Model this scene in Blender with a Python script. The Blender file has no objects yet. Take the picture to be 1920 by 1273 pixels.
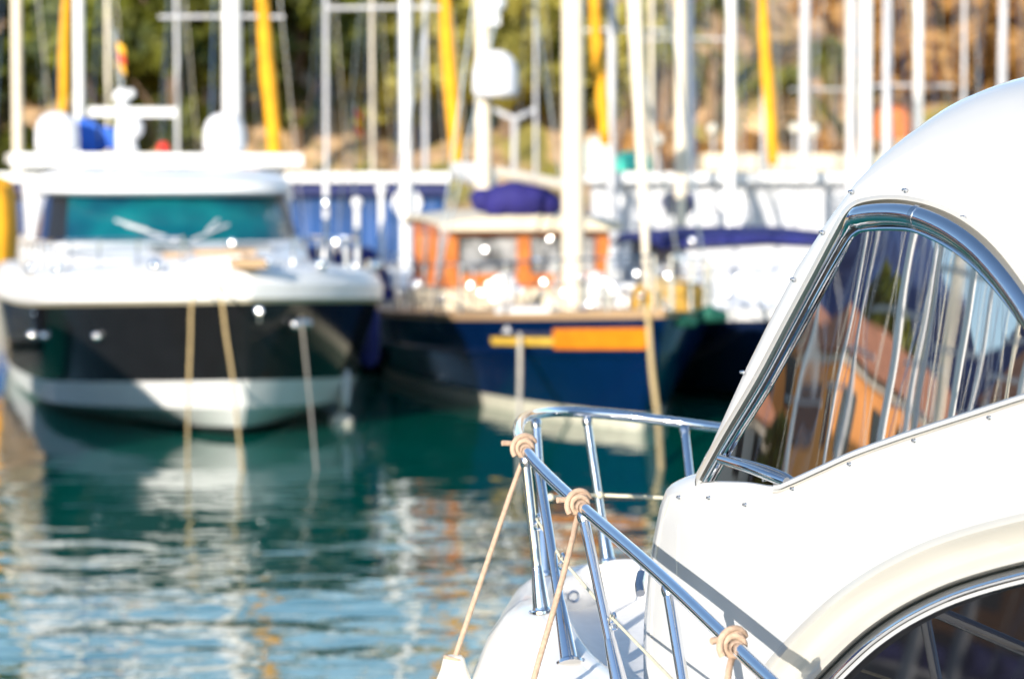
import bpy, math, random
from mathutils import Vector, Matrix
from mathutils.geometry import delaunay_2d_cdt
random.seed(7)
R = math.radians
scene = bpy.context.scene
col = scene.collection

# ------------------------------------------------------------------ camera
FPX, H, EYE = 5000.0, 350.0, 2.75
PITCH = math.atan((636.5 - H) / FPX)
cam = bpy.data.objects.new('camera', bpy.data.cameras.new('camera'))
col.objects.link(cam)
cam.location = (0, 0, EYE)
cam.rotation_euler = (R(90) - PITCH, 0, 0)
cd = cam.data
cd.sensor_width = 36
cd.lens = 36 * FPX / 1920
cd.clip_start, cd.clip_end = 0.1, 5000
cd.dof.use_dof = True
cd.dof.focus_distance = 5.75
cd.dof.aperture_fstop = 3.6
scene.camera = cam
FW = Vector((0, math.cos(PITCH), -math.sin(PITCH)))
UP = Vector((0, math.sin(PITCH), math.cos(PITCH)))
RT = Vector((1, 0, 0))
C0 = Vector((0, 0, EYE))


def ray(u, v):
    return RT * ((u - 960) / FPX) + FW + UP * ((636.5 - v) / FPX)


def P(u, v, d):
    return C0 + ray(u, v) * d


K = 1.2


def Pk(u, v, d):
    return P(u, v, d * K)


# ------------------------------------------------------------------ light
SUN = Vector((-0.42, -0.90, 0.0)).normalized() * math.cos(R(16)) + Vector((0, 0, math.sin(R(16))))
sl = bpy.data.lights.new('sun', 'SUN')
sl.energy = 4.6
sl.angle = R(0.5)
sl.color = (1.0, 0.91, 0.79)
so = bpy.data.objects.new('sun', sl)
so.rotation_euler = SUN.to_track_quat('Z', 'Y').to_euler()
so.location = (-10, -20, 30)
col.objects.link(so)
w = bpy.data.worlds.new('World')
scene.world = w
w.use_nodes = True
nt = w.node_tree
sky = nt.nodes.new('ShaderNodeTexSky')
sky.sky_type = 'NISHITA'
sky.sun_disc = False
sky.sun_elevation = R(16)
sky.sun_rotation = math.atan2(SUN.x, SUN.y)
sky.air_density = 1.0
sky.dust_density = 0.2
sky.ozone_density = 2.0
bg = nt.nodes['Background']
bg.inputs['Strength'].default_value = 0.15
nt.links.new(sky.outputs[0], bg.inputs['Color'])
vs = scene.view_settings
vs.view_transform = 'Standard'
vs.look = 'None'
vs.exposure = 0.74
vs.gamma = 1
scene.cycles.max_bounces = 8
scene.cycles.caustics_reflective = False
scene.cycles.caustics_refractive = False


# ------------------------------------------------------------------ materials
def mat(name, color, rough=0.5, metal=0.0, var=0.12, scale=6.0, bump=0.0, coat=0.0, ior=None, color2=None,
        objrand=0.0, bscale=None, rvar=0.0, trans=0.0):
    m = bpy.data.materials.new(name)
    m.use_nodes = True
    n = m.node_tree
    p = n.nodes['Principled BSDF']
    tc = n.nodes.new('ShaderNodeTexCoord')
    no = n.nodes.new('ShaderNodeTexNoise')
    no.inputs['Scale'].default_value = scale
    no.inputs['Detail'].default_value = 5
    n.links.new(tc.outputs['Object'], no.inputs['Vector'])
    cr = n.nodes.new('ShaderNodeValToRGB')
    c = Vector(color[:3])
    a = Vector(color2[:3]) if color2 else c * (1 - var)
    b = c if color2 else Vector([min(1, x * (1 + var)) for x in c])
    cr.color_ramp.elements[0].color = (*a, 1)
    cr.color_ramp.elements[1].color = (*b, 1)
    cr.color_ramp.elements[0].position = 0.35
    cr.color_ramp.elements[1].position = 0.65
    n.links.new(no.outputs['Fac'], cr.inputs['Fac'])
    out = cr.outputs['Color']
    if objrand:
        oi = n.nodes.new('ShaderNodeObjectInfo')
        hs = n.nodes.new('ShaderNodeHueSaturation')
        mr = n.nodes.new('ShaderNodeMapRange')
        mr.inputs['To Min'].default_value = 1 - objrand
        mr.inputs['To Max'].default_value = 1 + objrand
        n.links.new(oi.outputs['Random'], mr.inputs['Value'])
        n.links.new(mr.outputs[0], hs.inputs['Value'])
        n.links.new(out, hs.inputs['Color'])
        out = hs.outputs['Color']
    n.links.new(out, p.inputs['Base Color'])
    p.inputs['Roughness'].default_value = rough
    p.inputs['Metallic'].default_value = metal
    if coat:
        p.inputs['Coat Weight'].default_value = coat
        p.inputs['Coat Roughness'].default_value = 0.04
    if ior:
        p.inputs['IOR'].default_value = ior
    if rvar:
        mr = n.nodes.new('ShaderNodeMapRange')
        mr.inputs['To Min'].default_value = max(0.01, rough - rvar)
        mr.inputs['To Max'].default_value = rough + rvar
        n.links.new(no.outputs['Fac'], mr.inputs['Value'])
        n.links.new(mr.outputs[0], p.inputs['Roughness'])
    if trans:
        p.inputs['Transmission Weight'].default_value = trans
    if bump:
        bn = n.nodes.new('ShaderNodeTexNoise')
        bn.inputs['Scale'].default_value = bscale or scale * 3
        bn.inputs['Detail'].default_value = 4
        n.links.new(tc.outputs['Object'], bn.inputs['Vector'])
        bm = n.nodes.new('ShaderNodeBump')
        bm.inputs['Strength'].default_value = 1
        bm.inputs['Distance'].default_value = bump
        n.links.new(bn.outputs['Fac'], bm.inputs['Height'])
        n.links.new(bm.outputs['Normal'], p.inputs['Normal'])
    return m


M = {}
M['gel'] = mat('white_gelcoat', (0.49, 0.50, 0.51), 0.22, var=0.03, scale=3.5, coat=0.5, bump=0.0008, bscale=2.5)
M['gel_cream'] = mat('cream_shade_gelcoat', (0.50, 0.485, 0.44), 0.22, var=0.02, scale=5, coat=0.6)  # cream tone carries the beige shading of the moulding grooves
M['hullwhite'] = mat('lifted_white_gelcoat', (0.84, 0.83, 0.81), 0.25, var=0.015, scale=3, coat=0.3)  # same gelcoat as the cabin, colour raised where the sun only grazes
M['deckwhite'] = mat('white_deck_paint', (0.83, 0.82, 0.80), 0.55, var=0.04, scale=30, bump=0.0005, bscale=300)
M['chrome'] = mat('polished_steel', (0.80, 0.81, 0.84), 0.06, 1.0, var=0.02, scale=20, rvar=0.03, bump=0.0003, bscale=18)
M['steel'] = mat('dull_steel', (0.62, 0.63, 0.66), 0.22, 1.0, var=0.05, scale=30)
M['spark'] = mat('bright_steel', (0.9, 0.9, 0.9), 0.12, 1.0, var=0.02)
M['black'] = mat('black_rubber', (0.012, 0.012, 0.014), 0.5)
M['rope'] = mat('beige_rope', (0.50, 0.35, 0.25), 0.8, var=0.12, scale=90, bump=0.0015, bscale=260)
M['line'] = mat('cream_line', (0.62, 0.58, 0.44), 0.7, var=0.1, scale=90)
M['fender'] = mat('cream_fender_vinyl', (0.78, 0.74, 0.64), 0.4, var=0.04, scale=20)
M['seam'] = mat('grey_sealant', (0.42, 0.40, 0.37), 0.6)
M['char'] = mat('charcoal_hull_paint', (0.010, 0.010, 0.011), 0.10, coat=0.2, var=0.1)
M['antifoul'] = mat('black_antifouling', (0.012, 0.014, 0.016), 0.5)
M['navy'] = mat('navy_hull_paint', (0.001, 0.012, 0.06), 0.12, coat=0.2, var=0.08)
M['navy2'] = mat('dark_navy_hull_paint', (0.006, 0.014, 0.05), 0.2, coat=0.5)
M['boot'] = mat('cream_boot_paint', (0.66, 0.62, 0.52), 0.4)
M['white'] = mat('white_paint', (0.80, 0.80, 0.80), 0.3, var=0.03)
M['cream'] = mat('cream_paint', (0.72, 0.64, 0.48), 0.4, var=0.05)
M['greymast'] = mat('grey_anodised_mast', (0.58, 0.58, 0.60), 0.4, var=0.05)
M['creammast'] = mat('cream_mast_paint', (0.75, 0.66, 0.52), 0.4, var=0.05)
M['yellow'] = mat('yellow_sail_cover', (0.80, 0.37, 0.008), 0.7, var=0.1, scale=3)
M['violet'] = mat('violet_canvas', (0.016, 0.013, 0.14), 0.8, var=0.2, scale=4, bump=0.02, bscale=5)
M['bluecanvas'] = mat('blue_canvas', (0.010, 0.014, 0.13), 0.8, var=0.2, scale=4)
M['wood'] = mat('varnished_orange_wood', (0.62, 0.20, 0.04), 0.3, color2=(0.45, 0.13, 0.025), scale=8, coat=0.4)
M['teak'] = mat('teak_deck', (0.55, 0.36, 0.20), 0.6, color2=(0.45, 0.30, 0.17), scale=25)
M['orange'] = mat('orange_board_paint', (0.85, 0.25, 0.01), 0.4, var=0.1)
M['gold'] = mat('gold_leaf_paint', (0.80, 0.50, 0.07), 0.4, var=0.1)
M['mustard'] = mat('mustard_canvas', (0.52, 0.30, 0.05), 0.8, var=0.15)
M['green'] = mat('green_cloth', (0.01, 0.11, 0.075), 0.8, var=0.2)
M['teal'] = mat('teal_tarpaulin', (0.05, 0.55, 0.42), 0.6, var=0.1)
M['tealglass'] = mat('teal_tinted_glass', (0.003, 0.15, 0.17), 0.08, color2=(0.002, 0.045, 0.085), scale=1.1, ior=1.5)
M['darkglass'] = mat('dark_tinted_glass', (0.010, 0.012, 0.018), 0.04, ior=1.5)
M['paleglass'] = mat('pale_cabin_glass', (0.25, 0.26, 0.27), 0.08, var=0.7, scale=4)
M['pale'] = mat('pale_grey_sheet', (0.62, 0.63, 0.66), 0.6, var=0.08, scale=1.2)
M['blueshed'] = mat('blue_shed_cladding', (0.002, 0.05, 0.19), 0.6, var=0.35, scale=0.8)
M['navyshed'] = mat('navy_valance', (0.008, 0.016, 0.10), 0.7)
M['red'] = mat('red_cloth', (0.65, 0.03, 0.02), 0.7)
M['flagyellow'] = mat('flag_yellow_cloth', (0.80, 0.42, 0.01), 0.7)
M['blueflag'] = mat('blue_cloth', (0.01, 0.10, 0.50), 0.7)
M['concrete'] = mat('quay_concrete', (0.36, 0.33, 0.29), 0.9, color2=(0.28, 0.26, 0.23), scale=2)
M['plank'] = mat('pontoon_planks', (0.34, 0.27, 0.20), 0.8, var=0.2)
M['trunk'] = mat('bark', (0.20, 0.13, 0.08), 0.9, color2=(0.12, 0.08, 0.05), scale=6)
M['palmtrunk'] = mat('palm_bark', (0.30, 0.20, 0.12), 0.9, color2=(0.2, 0.13, 0.08), scale=8)
M['leaf'] = mat('dark_green_foliage', (0.24, 0.25, 0.02), 0.6, color2=(0.04, 0.065, 0.008), scale=0.9, objrand=0.35)
M['olive'] = mat('olive_foliage', (0.50, 0.43, 0.08), 0.6, color2=(0.22, 0.21, 0.04), scale=0.8, objrand=0.3)
M['palm'] = mat('palm_frond_green', (0.34, 0.33, 0.08), 0.5, color2=(0.14, 0.15, 0.03), scale=1.5, objrand=0.3)
M['rust'] = mat('russet_foliage', (0.78, 0.46, 0.16), 0.7, color2=(0.42, 0.22, 0.06), scale=0.8, objrand=0.25)
M['facade'] = mat('orange_stucco', (0.85, 0.33, 0.08), 0.8, var=0.12, scale=0.6)
M['facade2'] = mat('white_stucco', (0.66, 0.60, 0.52), 0.8, var=0.08, scale=0.6)
M['facade3'] = mat('terracotta_stucco', (0.62, 0.2, 0.07), 0.8, var=0.12, scale=0.6)
M['roof'] = mat('clay_roof_tiles', (0.42, 0.17, 0.09), 0.8, var=0.2, scale=3)
M['shutter'] = mat('dark_window', (0.03, 0.05, 0.06), 0.2)
M['lampwhite'] = mat('opal_globe', (0.82, 0.78, 0.66), 0.3, var=0.02)


for k_ in ('leaf', 'olive', 'palm', 'rust'):
    n_ = M[k_].node_tree
    p_ = n_.nodes['Principled BSDF']
    tr = n_.nodes.new('ShaderNodeBsdfTranslucent')
    n_.links.new(p_.inputs['Base Color'].links[0].from_socket, tr.inputs['Color'])
    mx_ = n_.nodes.new('ShaderNodeMixShader')
    mx_.inputs[0].default_value = 0.4
    n_.links.new(p_.outputs[0], mx_.inputs[1])
    n_.links.new(tr.outputs[0], mx_.inputs[2])
    n_.links.new(mx_.outputs[0], n_.nodes['Material Output'].inputs['Surface'])


# tinted, strongly reflecting wheelhouse glass
def reflective_glass():
    m = mat('reflective_tinted_glass', (0.02, 0.014, 0.01), 0.03, ior=1.5, var=0.0)
    n = m.node_tree
    p = n.nodes['Principled BSDF']
    g = n.nodes.new('ShaderNodeBsdfGlossy')
    g.inputs['Roughness'].default_value = 0.015
    g.inputs['Color'].default_value = (0.92, 0.90, 0.88, 1)
    tc = n.nodes.new('ShaderNodeTexCoord')
    mp = n.nodes.new('ShaderNodeMapping')
    mp.inputs['Scale'].default_value = (1, 1, 0.35)
    n.links.new(tc.outputs['Object'], mp.inputs['Vector'])
    no = n.nodes.new('ShaderNodeTexNoise')
    no.inputs['Scale'].default_value = 5
    no.inputs['Detail'].default_value = 1
    n.links.new(mp.outputs[0], no.inputs['Vector'])
    b = n.nodes.new('ShaderNodeBump')
    b.inputs['Distance'].default_value = 0.0013
    n.links.new(no.outputs['Fac'], b.inputs['Height'])
    n.links.new(b.outputs[0], g.inputs['Normal'])
    n.links.new(b.outputs[0], p.inputs['Normal'])
    mx = n.nodes.new('ShaderNodeMixShader')
    mx.inputs[0].default_value = 0.72
    n.links.new(p.outputs[0], mx.inputs[1])
    n.links.new(g.outputs[0], mx.inputs[2])
    n.links.new(mx.outputs[0], n.nodes['Material Output'].inputs['Surface'])
    return m


M['mirrorglass'] = reflective_glass()


# ------------------------------------------------------------------ mesh building
class MB:
    def __init__(self):
        self.v, self.f, self.mi = [], [], []
        self.cur = 0

    def add(self, vs, fs):
        o = len(self.v)
        self.v += [Vector(x) for x in vs]
        for f in fs:
            self.f.append([i + o for i in f])
            self.mi.append(self.cur)
        return self

    def box(self, c, s, rz=0, rot=None):
        x, y, z = s[0] / 2, s[1] / 2, s[2] / 2
        m = rot or Matrix.Rotation(rz, 3, 'Z')
        pts = [Vector(c) + m @ Vector((a * x, b * y, d * z)) for d in (-1, 1) for a, b in ((-1, -1), (1, -1), (1, 1), (-1, 1))]
        return self.add(pts, [(3, 2, 1, 0), (4, 5, 6, 7), (0, 1, 5, 4), (1, 2, 6, 5), (2, 3, 7, 6), (3, 0, 4, 7)])

    def rings(self, rs, closed=True, cap=True):
        n = len(rs[0])
        vs = [p for r in rs for p in r]
        fs = []
        for i in range(len(rs) - 1):
            for j in range(n if closed else n - 1):
                k = (j + 1) % n
                fs.append((i * n + j, i * n + k, (i + 1) * n + k, (i + 1) * n + j))
        if cap and closed:
            fs.append(tuple(range(n))[::-1])
            fs.append(tuple((len(rs) - 1) * n + j for j in range(n)))
        return self.add(vs, fs)

    def tube(self, path, rad, n=10, cap=True, flat=None):
        path = [Vector(p) for p in path]
        rs, prev = [], None
        for i, p in enumerate(path):
            a = path[max(0, i - 1)]
            b = path[min(len(path) - 1, i + 1)]
            t = (b - a).normalized()
            if prev is None:
                ref = Vector((0, 0, 1)) if abs(t.z) < 0.9 else Vector((1, 0, 0))
                x = ref.cross(t).normalized()
            else:
                x = (prev - t * prev.dot(t)).normalized()
            prev = x
            y = t.cross(x)
            r = rad[i] if isinstance(rad, (list, tuple)) else rad
            rs.append([p + x * (r * math.cos(2 * math.pi * k / n)) + y * (r * math.sin(2 * math.pi * k / n)) for k in range(n)])
        return self.rings(rs, True, cap)

    def rope(self, path, r, pitch=0.045, cap=True):
        path = [Vector(p) for p in path]
        fine = [path[0]]
        for a, b in zip(path, path[1:]):
            k = max(1, int((b - a).length / (pitch / 7)))
            fine += [a.lerp(b, (j + 1) / k) for j in range(k)]
        n, rs, prev, run = 15, [], None, 0.0
        for i, p in enumerate(fine):
            a, b = fine[max(0, i - 1)], fine[min(len(fine) - 1, i + 1)]
            t = (b - a).normalized()
            if i:
                run += (p - fine[i - 1]).length
            x = t.orthogonal().normalized() if prev is None else (prev - t * prev.dot(t)).normalized()
            prev = x
            y = t.cross(x)
            ring = []
            for k in range(n):
                th = 2 * math.pi * k / n
                q = r * (1.0 + 0.16 * abs(math.cos(1.5 * (th - 2 * math.pi * run / pitch))) - 0.06)
                ring.append(p + x * (q * math.cos(th)) + y * (q * math.sin(th)))
            rs.append(ring)
        return self.rings(rs, True, cap)

    def lathe(self, c, prof, n=20, axis=None):
        c = Vector(c)
        z = (axis or Vector((0, 0, 1))).normalized()
        x = z.orthogonal().normalized()
        y = z.cross(x)
        rs = [[c + z * h + x * (r * math.cos(2 * math.pi * k / n)) + y * (r * math.sin(2 * math.pi * k / n)) for k in range(n)] for r, h in prof]
        return self.rings(rs)

    def ball(self, c, r, n=12, sz=1.0):
        prof = [(max(1e-4, r * math.sin(math.pi * i / 8)), -r * sz * math.cos(math.pi * i / 8)) for i in range(9)]
        return self.lathe(c, prof, n)

    def torus(self, c, axis, Rr, r, n=24, k=8, a0=0, a1=2 * math.pi, strands=False):
        c, z = Vector(c), axis.normalized()
        x = z.orthogonal().normalized()
        y = z.cross(x)
        pts = [c + (x * math.cos(a0 + (a1 - a0) * i / n) + y * math.sin(a0 + (a1 - a0) * i / n)) * Rr for i in range(n + 1)]
        return self.rope(pts, r) if strands else self.tube(pts, r, k)

    def build(self, name, mats, parent=None, smooth=True, world=False, auto=None):
        me = bpy.data.meshes.new(name)
        vs = self.v
        if world and parent is not None:
            inv = Matrix.LocRotScale(parent.location, parent.rotation_euler, None).inverted()
            if parent.parent:
                inv = inv @ Matrix.LocRotScale(parent.parent.location, parent.parent.rotation_euler, None).inverted()
            vs = [inv @ p for p in vs]
        me.from_pydata([tuple(p) for p in vs], [], self.f)
        for m in (mats if isinstance(mats, (list, tuple)) else [mats]):
            me.materials.append(m)
        me.polygons.foreach_set('material_index', self.mi)
        me.polygons.foreach_set('use_smooth', [smooth] * len(self.f))
        if smooth:
            me.set_sharp_from_angle(angle=R(auto or 38))
        me.update()
        o = bpy.data.objects.new(name, me)
        col.objects.link(o)
        if parent is not None:
            o.parent = parent
        return o


def thing(name, label, cat, loc=(0, 0, 0), rz=0, group=None):
    o = bpy.data.objects.new(name, None)
    o.empty_display_size = 0.2
    col.objects.link(o)
    o.location = loc
    o.rotation_euler = (0, 0, rz)
    return tag(o, label, cat, group)


def tag(o, label=None, cat=None, group=None, kind=None):
    if label: o['label'] = label
    if cat: o['category'] = cat
    if group: o['group'] = group
    if kind: o['kind'] = kind
    return o


def copy_tree(o, parent=None):
    c = o.copy()
    col.objects.link(c)
    c.parent = parent
    for ch in list(o.children):
        copy_tree(ch, c)
    return c


def catmull(pts, n=8):
    pts = [Vector(p) for p in pts]
    q = [2 * pts[0] - pts[1]] + pts + [2 * pts[-1] - pts[-2]]
    out = []
    for i in range(1, len(q) - 2):
        a, b, c, d = q[i - 1:i + 3]
        for k in range(n):
            t = k / n
            out.append(0.5 * ((2 * b) + (c - a) * t + (2 * a - 5 * b + 4 * c - d) * t * t + (3 * b - a - 3 * c + d) * t ** 3))
    out.append(pts[-1])
    return out


# ------------------------------------------------------------------ water, quays, hill
def water_material():
    m = bpy.data.materials.new('harbour_water')
    m.use_nodes = True
    n = m.node_tree
    p = n.nodes['Principled BSDF']
    p.inputs['Base Color'].default_value = (0.0, 0.105, 0.076, 1)
    p.inputs['Roughness'].default_value = 0.02
    p.inputs['IOR'].default_value = 1.5
    tc = n.nodes.new('ShaderNodeTexCoord')

    def noise(scale, detail, sx, sy, dist=0.0):
        mp = n.nodes.new('ShaderNodeMapping')
        mp.inputs['Scale'].default_value = (sx, sy, 1)
        mp.inputs['Rotation'].default_value = (0, 0, 0.12)
        n.links.new(tc.outputs['Object'], mp.inputs['Vector'])
        t = n.nodes.new('ShaderNodeTexNoise')
        t.inputs['Scale'].default_value = scale
        t.inputs['Detail'].default_value = detail
        t.inputs['Distortion'].default_value = dist
        n.links.new(mp.outputs[0], t.inputs['Vector'])
        return t.outputs['Fac']

    def math_(op, a, b):
        k = n.nodes.new('ShaderNodeMath')
        k.operation = op
        for i, x in enumerate((a, b)):
            if hasattr(x, 'links'):
                n.links.new(x, k.inputs[i])
            else:
                k.inputs[i].default_value = x
        return k.outputs[0]
    a = noise(0.55, 1, 0.7, 1.0)
    b = noise(2.1, 1.5, 0.75, 1.0, 0.4)
    c = noise(5.5, 2, 0.8, 1.0)
    hgt = math_('ADD', math_('ADD', math_('MULTIPLY', a, 0.055), math_('MULTIPLY', b, 0.026)), math_('MULTIPLY', c, 0.0035))
    # the breeze reaches the near water more than the lee of the moored boats
    sp = n.nodes.new('ShaderNodeSeparateXYZ')
    n.links.new(tc.outputs['Object'], sp.inputs[0])
    mr = n.nodes.new('ShaderNodeMapRange')
    mr.inputs['From Min'].default_value = 19
    mr.inputs['From Max'].default_value = 27
    mr.inputs['To Min'].default_value = 1.0
    mr.inputs['To Max'].default_value = 0.25
    n.links.new(sp.outputs['Y'], mr.inputs['Value'])
    gust = math_('ADD', 0.25, math_('MULTIPLY', noise(0.22, 2, 0.6, 1.0), 1.6))
    hgt = math_('MULTIPLY', math_('MULTIPLY', hgt, gust), mr.outputs[0])
    bu = n.nodes.new('ShaderNodeBump')
    bu.inputs['Strength'].default_value = 1
    bu.inputs['Distance'].default_value = 1
    n.links.new(hgt, bu.inputs['Height'])
    n.links.new(bu.outputs[0], p.inputs['Normal'])
    return m


mb = MB()
mb.add([(-600, -200, 0), (600, -200, 0), (600, 600, 0), (-600, 600, 0)], [(0, 1, 2, 3)])
tag(mb.build('water', water_material()), kind='structure')

mb = MB()
mb.box((0, -4.2, 0.3), (60, 8, 1.7))
tag(mb.build('near_quay', M['concrete'], smooth=False), kind='structure')
mb = MB()
mb.box((0, 62.5, 0.2), (60, 6, 1.6))
tag(mb.build('pier', M['concrete'], smooth=False), kind='structure')


def hill_z(x, y):
    t = max(0.0, (y - 82) / 10)
    z = 1.3 + 4.2 * min(1, t) ** 1.2 + max(0, y - 92) * 0.26
    z += 1.0 * math.sin(x * 0.31 + y * 0.12) * min(1, t) + 0.7 * math.sin(x * 0.83 - y * 0.4) * min(1, t)
    z += 0.35 * math.sin(x * 2.1 + 1.3 * math.sin(y)) * min(1, t)
    return min(z, 17 + 1.5 * math.sin(x * 0.11))


def hill_material():
    m = mat('rocky_slope', (0.82, 0.54, 0.29), 0.95, color2=(0.30, 0.18, 0.09), scale=0.9, bump=0.25, bscale=0.9)
    n = m.node_tree
    p = n.nodes['Principled BSDF']
    src = p.inputs['Base Color'].links[0].from_socket
    tc = n.nodes.new('ShaderNodeTexCoord')
    t = n.nodes.new('ShaderNodeTexNoise')
    t.inputs['Scale'].default_value = 0.35
    t.inputs['Detail'].default_value = 6
    n.links.new(tc.outputs['Object'], t.inputs['Vector'])
    r = n.nodes.new('ShaderNodeValToRGB')
    r.color_ramp.elements[0].position = 0.52
    r.color_ramp.elements[1].position = 0.62
    n.links.new(t.outputs['Fac'], r.inputs[0])
    mx = n.nodes.new('ShaderNodeMixRGB')
    mx.inputs['Color2'].default_value = (0.30, 0.26, 0.06, 1)
    n.links.new(r.outputs[0], mx.inputs[0])
    n.links.new(src, mx.inputs['Color1'])
    n.links.new(mx.outputs[0], p.inputs['Base Color'])
    return m


mb = MB()
nx, ny = 150, 70
vsx = []
for j in range(ny + 1):
    for i in range(nx + 1):
        x = -75 + 150 * i / nx
        y = 80 + 75 * (j / ny) ** 1.3
        z = -1 if j == 0 else hill_z(x, y)
        vsx.append((x, y if j else 80, z))
mb.add(vsx, [(j * (nx + 1) + i, j * (nx + 1) + i + 1, (j + 1) * (nx + 1) + i + 1, (j + 1) * (nx + 1) + i) for j in range(ny) for i in range(nx)])
tag(mb.build('hillside', hill_material(), auto=80), kind='structure')


# ------------------------------------------------------------------ trees
def crown_mesh(name, material, blobs, leaf, count, squash=1.0, seed=1):
    rnd = random.Random(seed)
    b = MB()
    vs, fs = [], []
    tot = sum(r ** 2 for _, r in blobs)
    for c, r in blobs:
        for _ in range(int(count * r * r / tot)):
            d = Vector((rnd.gauss(0, 1), rnd.gauss(0, 1), rnd.gauss(0, 1))).normalized()
            p = Vector(c) + Vector((d.x, d.y, d.z * squash)) * (r * rnd.uniform(0.55, 1.05))
            u = Vector((rnd.gauss(0, 1), rnd.gauss(0, 1), rnd.gauss(0, 1))).normalized()
            v = u.cross(d)
            if v.length < 0.1:
                continue
            v.normalize()
            s = leaf * rnd.uniform(0.5, 1.3)
            o = len(vs)
            vs += [p - u * s, p + v * s * 0.6, p + u * s, p - v * s * 0.6]
            fs.append((o, o + 1, o + 2, o + 3))
    b.add(vs, fs)
    return b


def blobs(n, w, h, z0, r0, r1, seed):
    rnd = random.Random(seed)
    out = []
    for _ in range(n):
        a, q = rnd.uniform(0, 6.28), rnd.uniform(0, 1) ** 0.6
        z = rnd.uniform(0, 1)
        k = w * q * (0.45 + 0.55 * math.sin(math.pi * min(1, 0.15 + z * 0.85)))
        out.append(((k * math.cos(a), k * math.sin(a), z0 + z * h), rnd.uniform(r0, r1)))
    return out


def make_tree(name, label, material, h0, w, h, nb, leaf, count, seed, trunk=0.22, group=None):
    t = thing(name, label, 'tree', group=group)
    bl = blobs(nb, w, h, h0, w * 0.22, w * 0.42, seed)
    crown_mesh('crown', material, bl, leaf, count, 0.8, seed).build('crown', material, t, smooth=False)
    b = MB()
    b.tube([(0, 0, -0.3), (0.1, 0, h0 * 0.5), (0, 0.1, h0 + h * 0.5)], [trunk * 1.3, trunk, trunk * 0.4], 8)
    for c, r in bl[:7]:
        b.tube([(0.05, 0.05, h0 * 0.8), (c[0] * 0.5, c[1] * 0.5, (h0 * 0.8 + c[2]) / 2), c], [trunk * 0.5, trunk * 0.3, trunk * 0.1], 6)
    b.build('trunk', M['trunk'], t)
    return t


def make_palm(label, hgt, seed, group):
    t = thing('palm_tree', label, 'tree', group=group)
    rnd = random.Random(seed)
    b = MB()
    pts = [(0.25 * math.sin(i * 0.4 + seed), 0, -0.3 + (hgt + 0.3) * i / 7) for i in range(8)]
    b.tube(pts, [0.34, 0.27, 0.25, 0.24, 0.24, 0.23, 0.25, 0.3], 10)
    b.build('trunk', M['palmtrunk'], t)
    top = Vector(pts[-1])
    b = MB()
    for k in range(26):
        a = k * 2.4 + rnd.uniform(-0.2, 0.2)
        el = rnd.uniform(-0.25, 1.2)
        L = rnd.uniform(1.9, 2.7)
        d = Vector((math.cos(a), math.sin(a), 0))
        spine = []
        for i in range(8):
            s = i / 7
            spine.append(top + d * (L * s * math.cos(el) * (1 - 0.15 * s)) + Vector((0, 0, L * (s * math.sin(el) - 0.75 * s * s))))
        side = d.cross(Vector((0, 0, 1)))
        for i in range(1, 8):
            for q in range(2):
                base = spine[i - 1].lerp(spine[i], q * 0.5)
                ln = 0.5 * math.sin(math.pi * min(1, 0.12 + (i + q * 0.5) / 9)) + 0.12
                for sgn in (-1, 1):
                    tip = base + side * sgn * ln * 0.8 + d * ln * 0.45 - Vector((0, 0, ln * 0.45))
                    wv = (spine[i] - spine[i - 1]).normalized() * 0.06
                    b.add([base - wv, base + wv, tip], [(0, 1, 2)])
        b.tube(spine, [0.035 - 0.004 * i for i in range(8)], 4)
    b.build('crown', M['palm'], t, smooth=False)
    return t


def at_hill(u, d):
    x = (u - 960) * d / FPX
    return Vector((x, d, hill_z(x, d) - 0.1))


G_T = 'trees on the hillside behind the masts'
t0 = make_tree('leafy_tree', 'x', M['leaf'], 1.4, 2.7, 5.6, 26, 0.26, 5200, 3, group=G_T)
t1 = make_tree('leafy_tree', 'x', M['leaf'], 0.8, 2.2, 4.2, 22, 0.24, 4600, 5, group=G_T)
t2 = make_tree('olive_tree', 'x', M['olive'], 1.2, 2.2, 3.2, 20, 0.22, 3600, 9, group=G_T)
t3 = make_tree('russet_tree', 'x', M['rust'], 0.9, 2.5, 4.4, 26, 0.20, 5200, 11, group=G_T)
t4 = make_tree('shrub', 'x', M['olive'], 0.1, 1.1, 1.1, 10, 0.17, 1400, 13, trunk=0.08, group='shrubs on the rocky slope')
t5 = make_tree('russet_shrub', 'x', M['rust'], 0.1, 1.2, 1.2, 10, 0.17, 1500, 15, trunk=0.08, group='russet shrubs on the rocky slope')
p0 = make_palm('x', 4.2, 1, 'palms on the hillside')
p1 = make_palm('x', 3.2, 4, 'palms on the hillside')
used = set()


def place(src, u, d, label, sc=1.0, rz=0.0, dz=0.0):
    o = src if src.name not in used else copy_tree(src)
    used.add(src.name)
    o.location = at_hill(u, d) + Vector((0, 0, dz))
    o.rotation_euler = (0, 0, rz)
    o.scale = (sc, sc, sc)
    o['label'] = label
    if label.startswith('shrub'):
        o['category'] = 'shrub'
    return o


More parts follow.
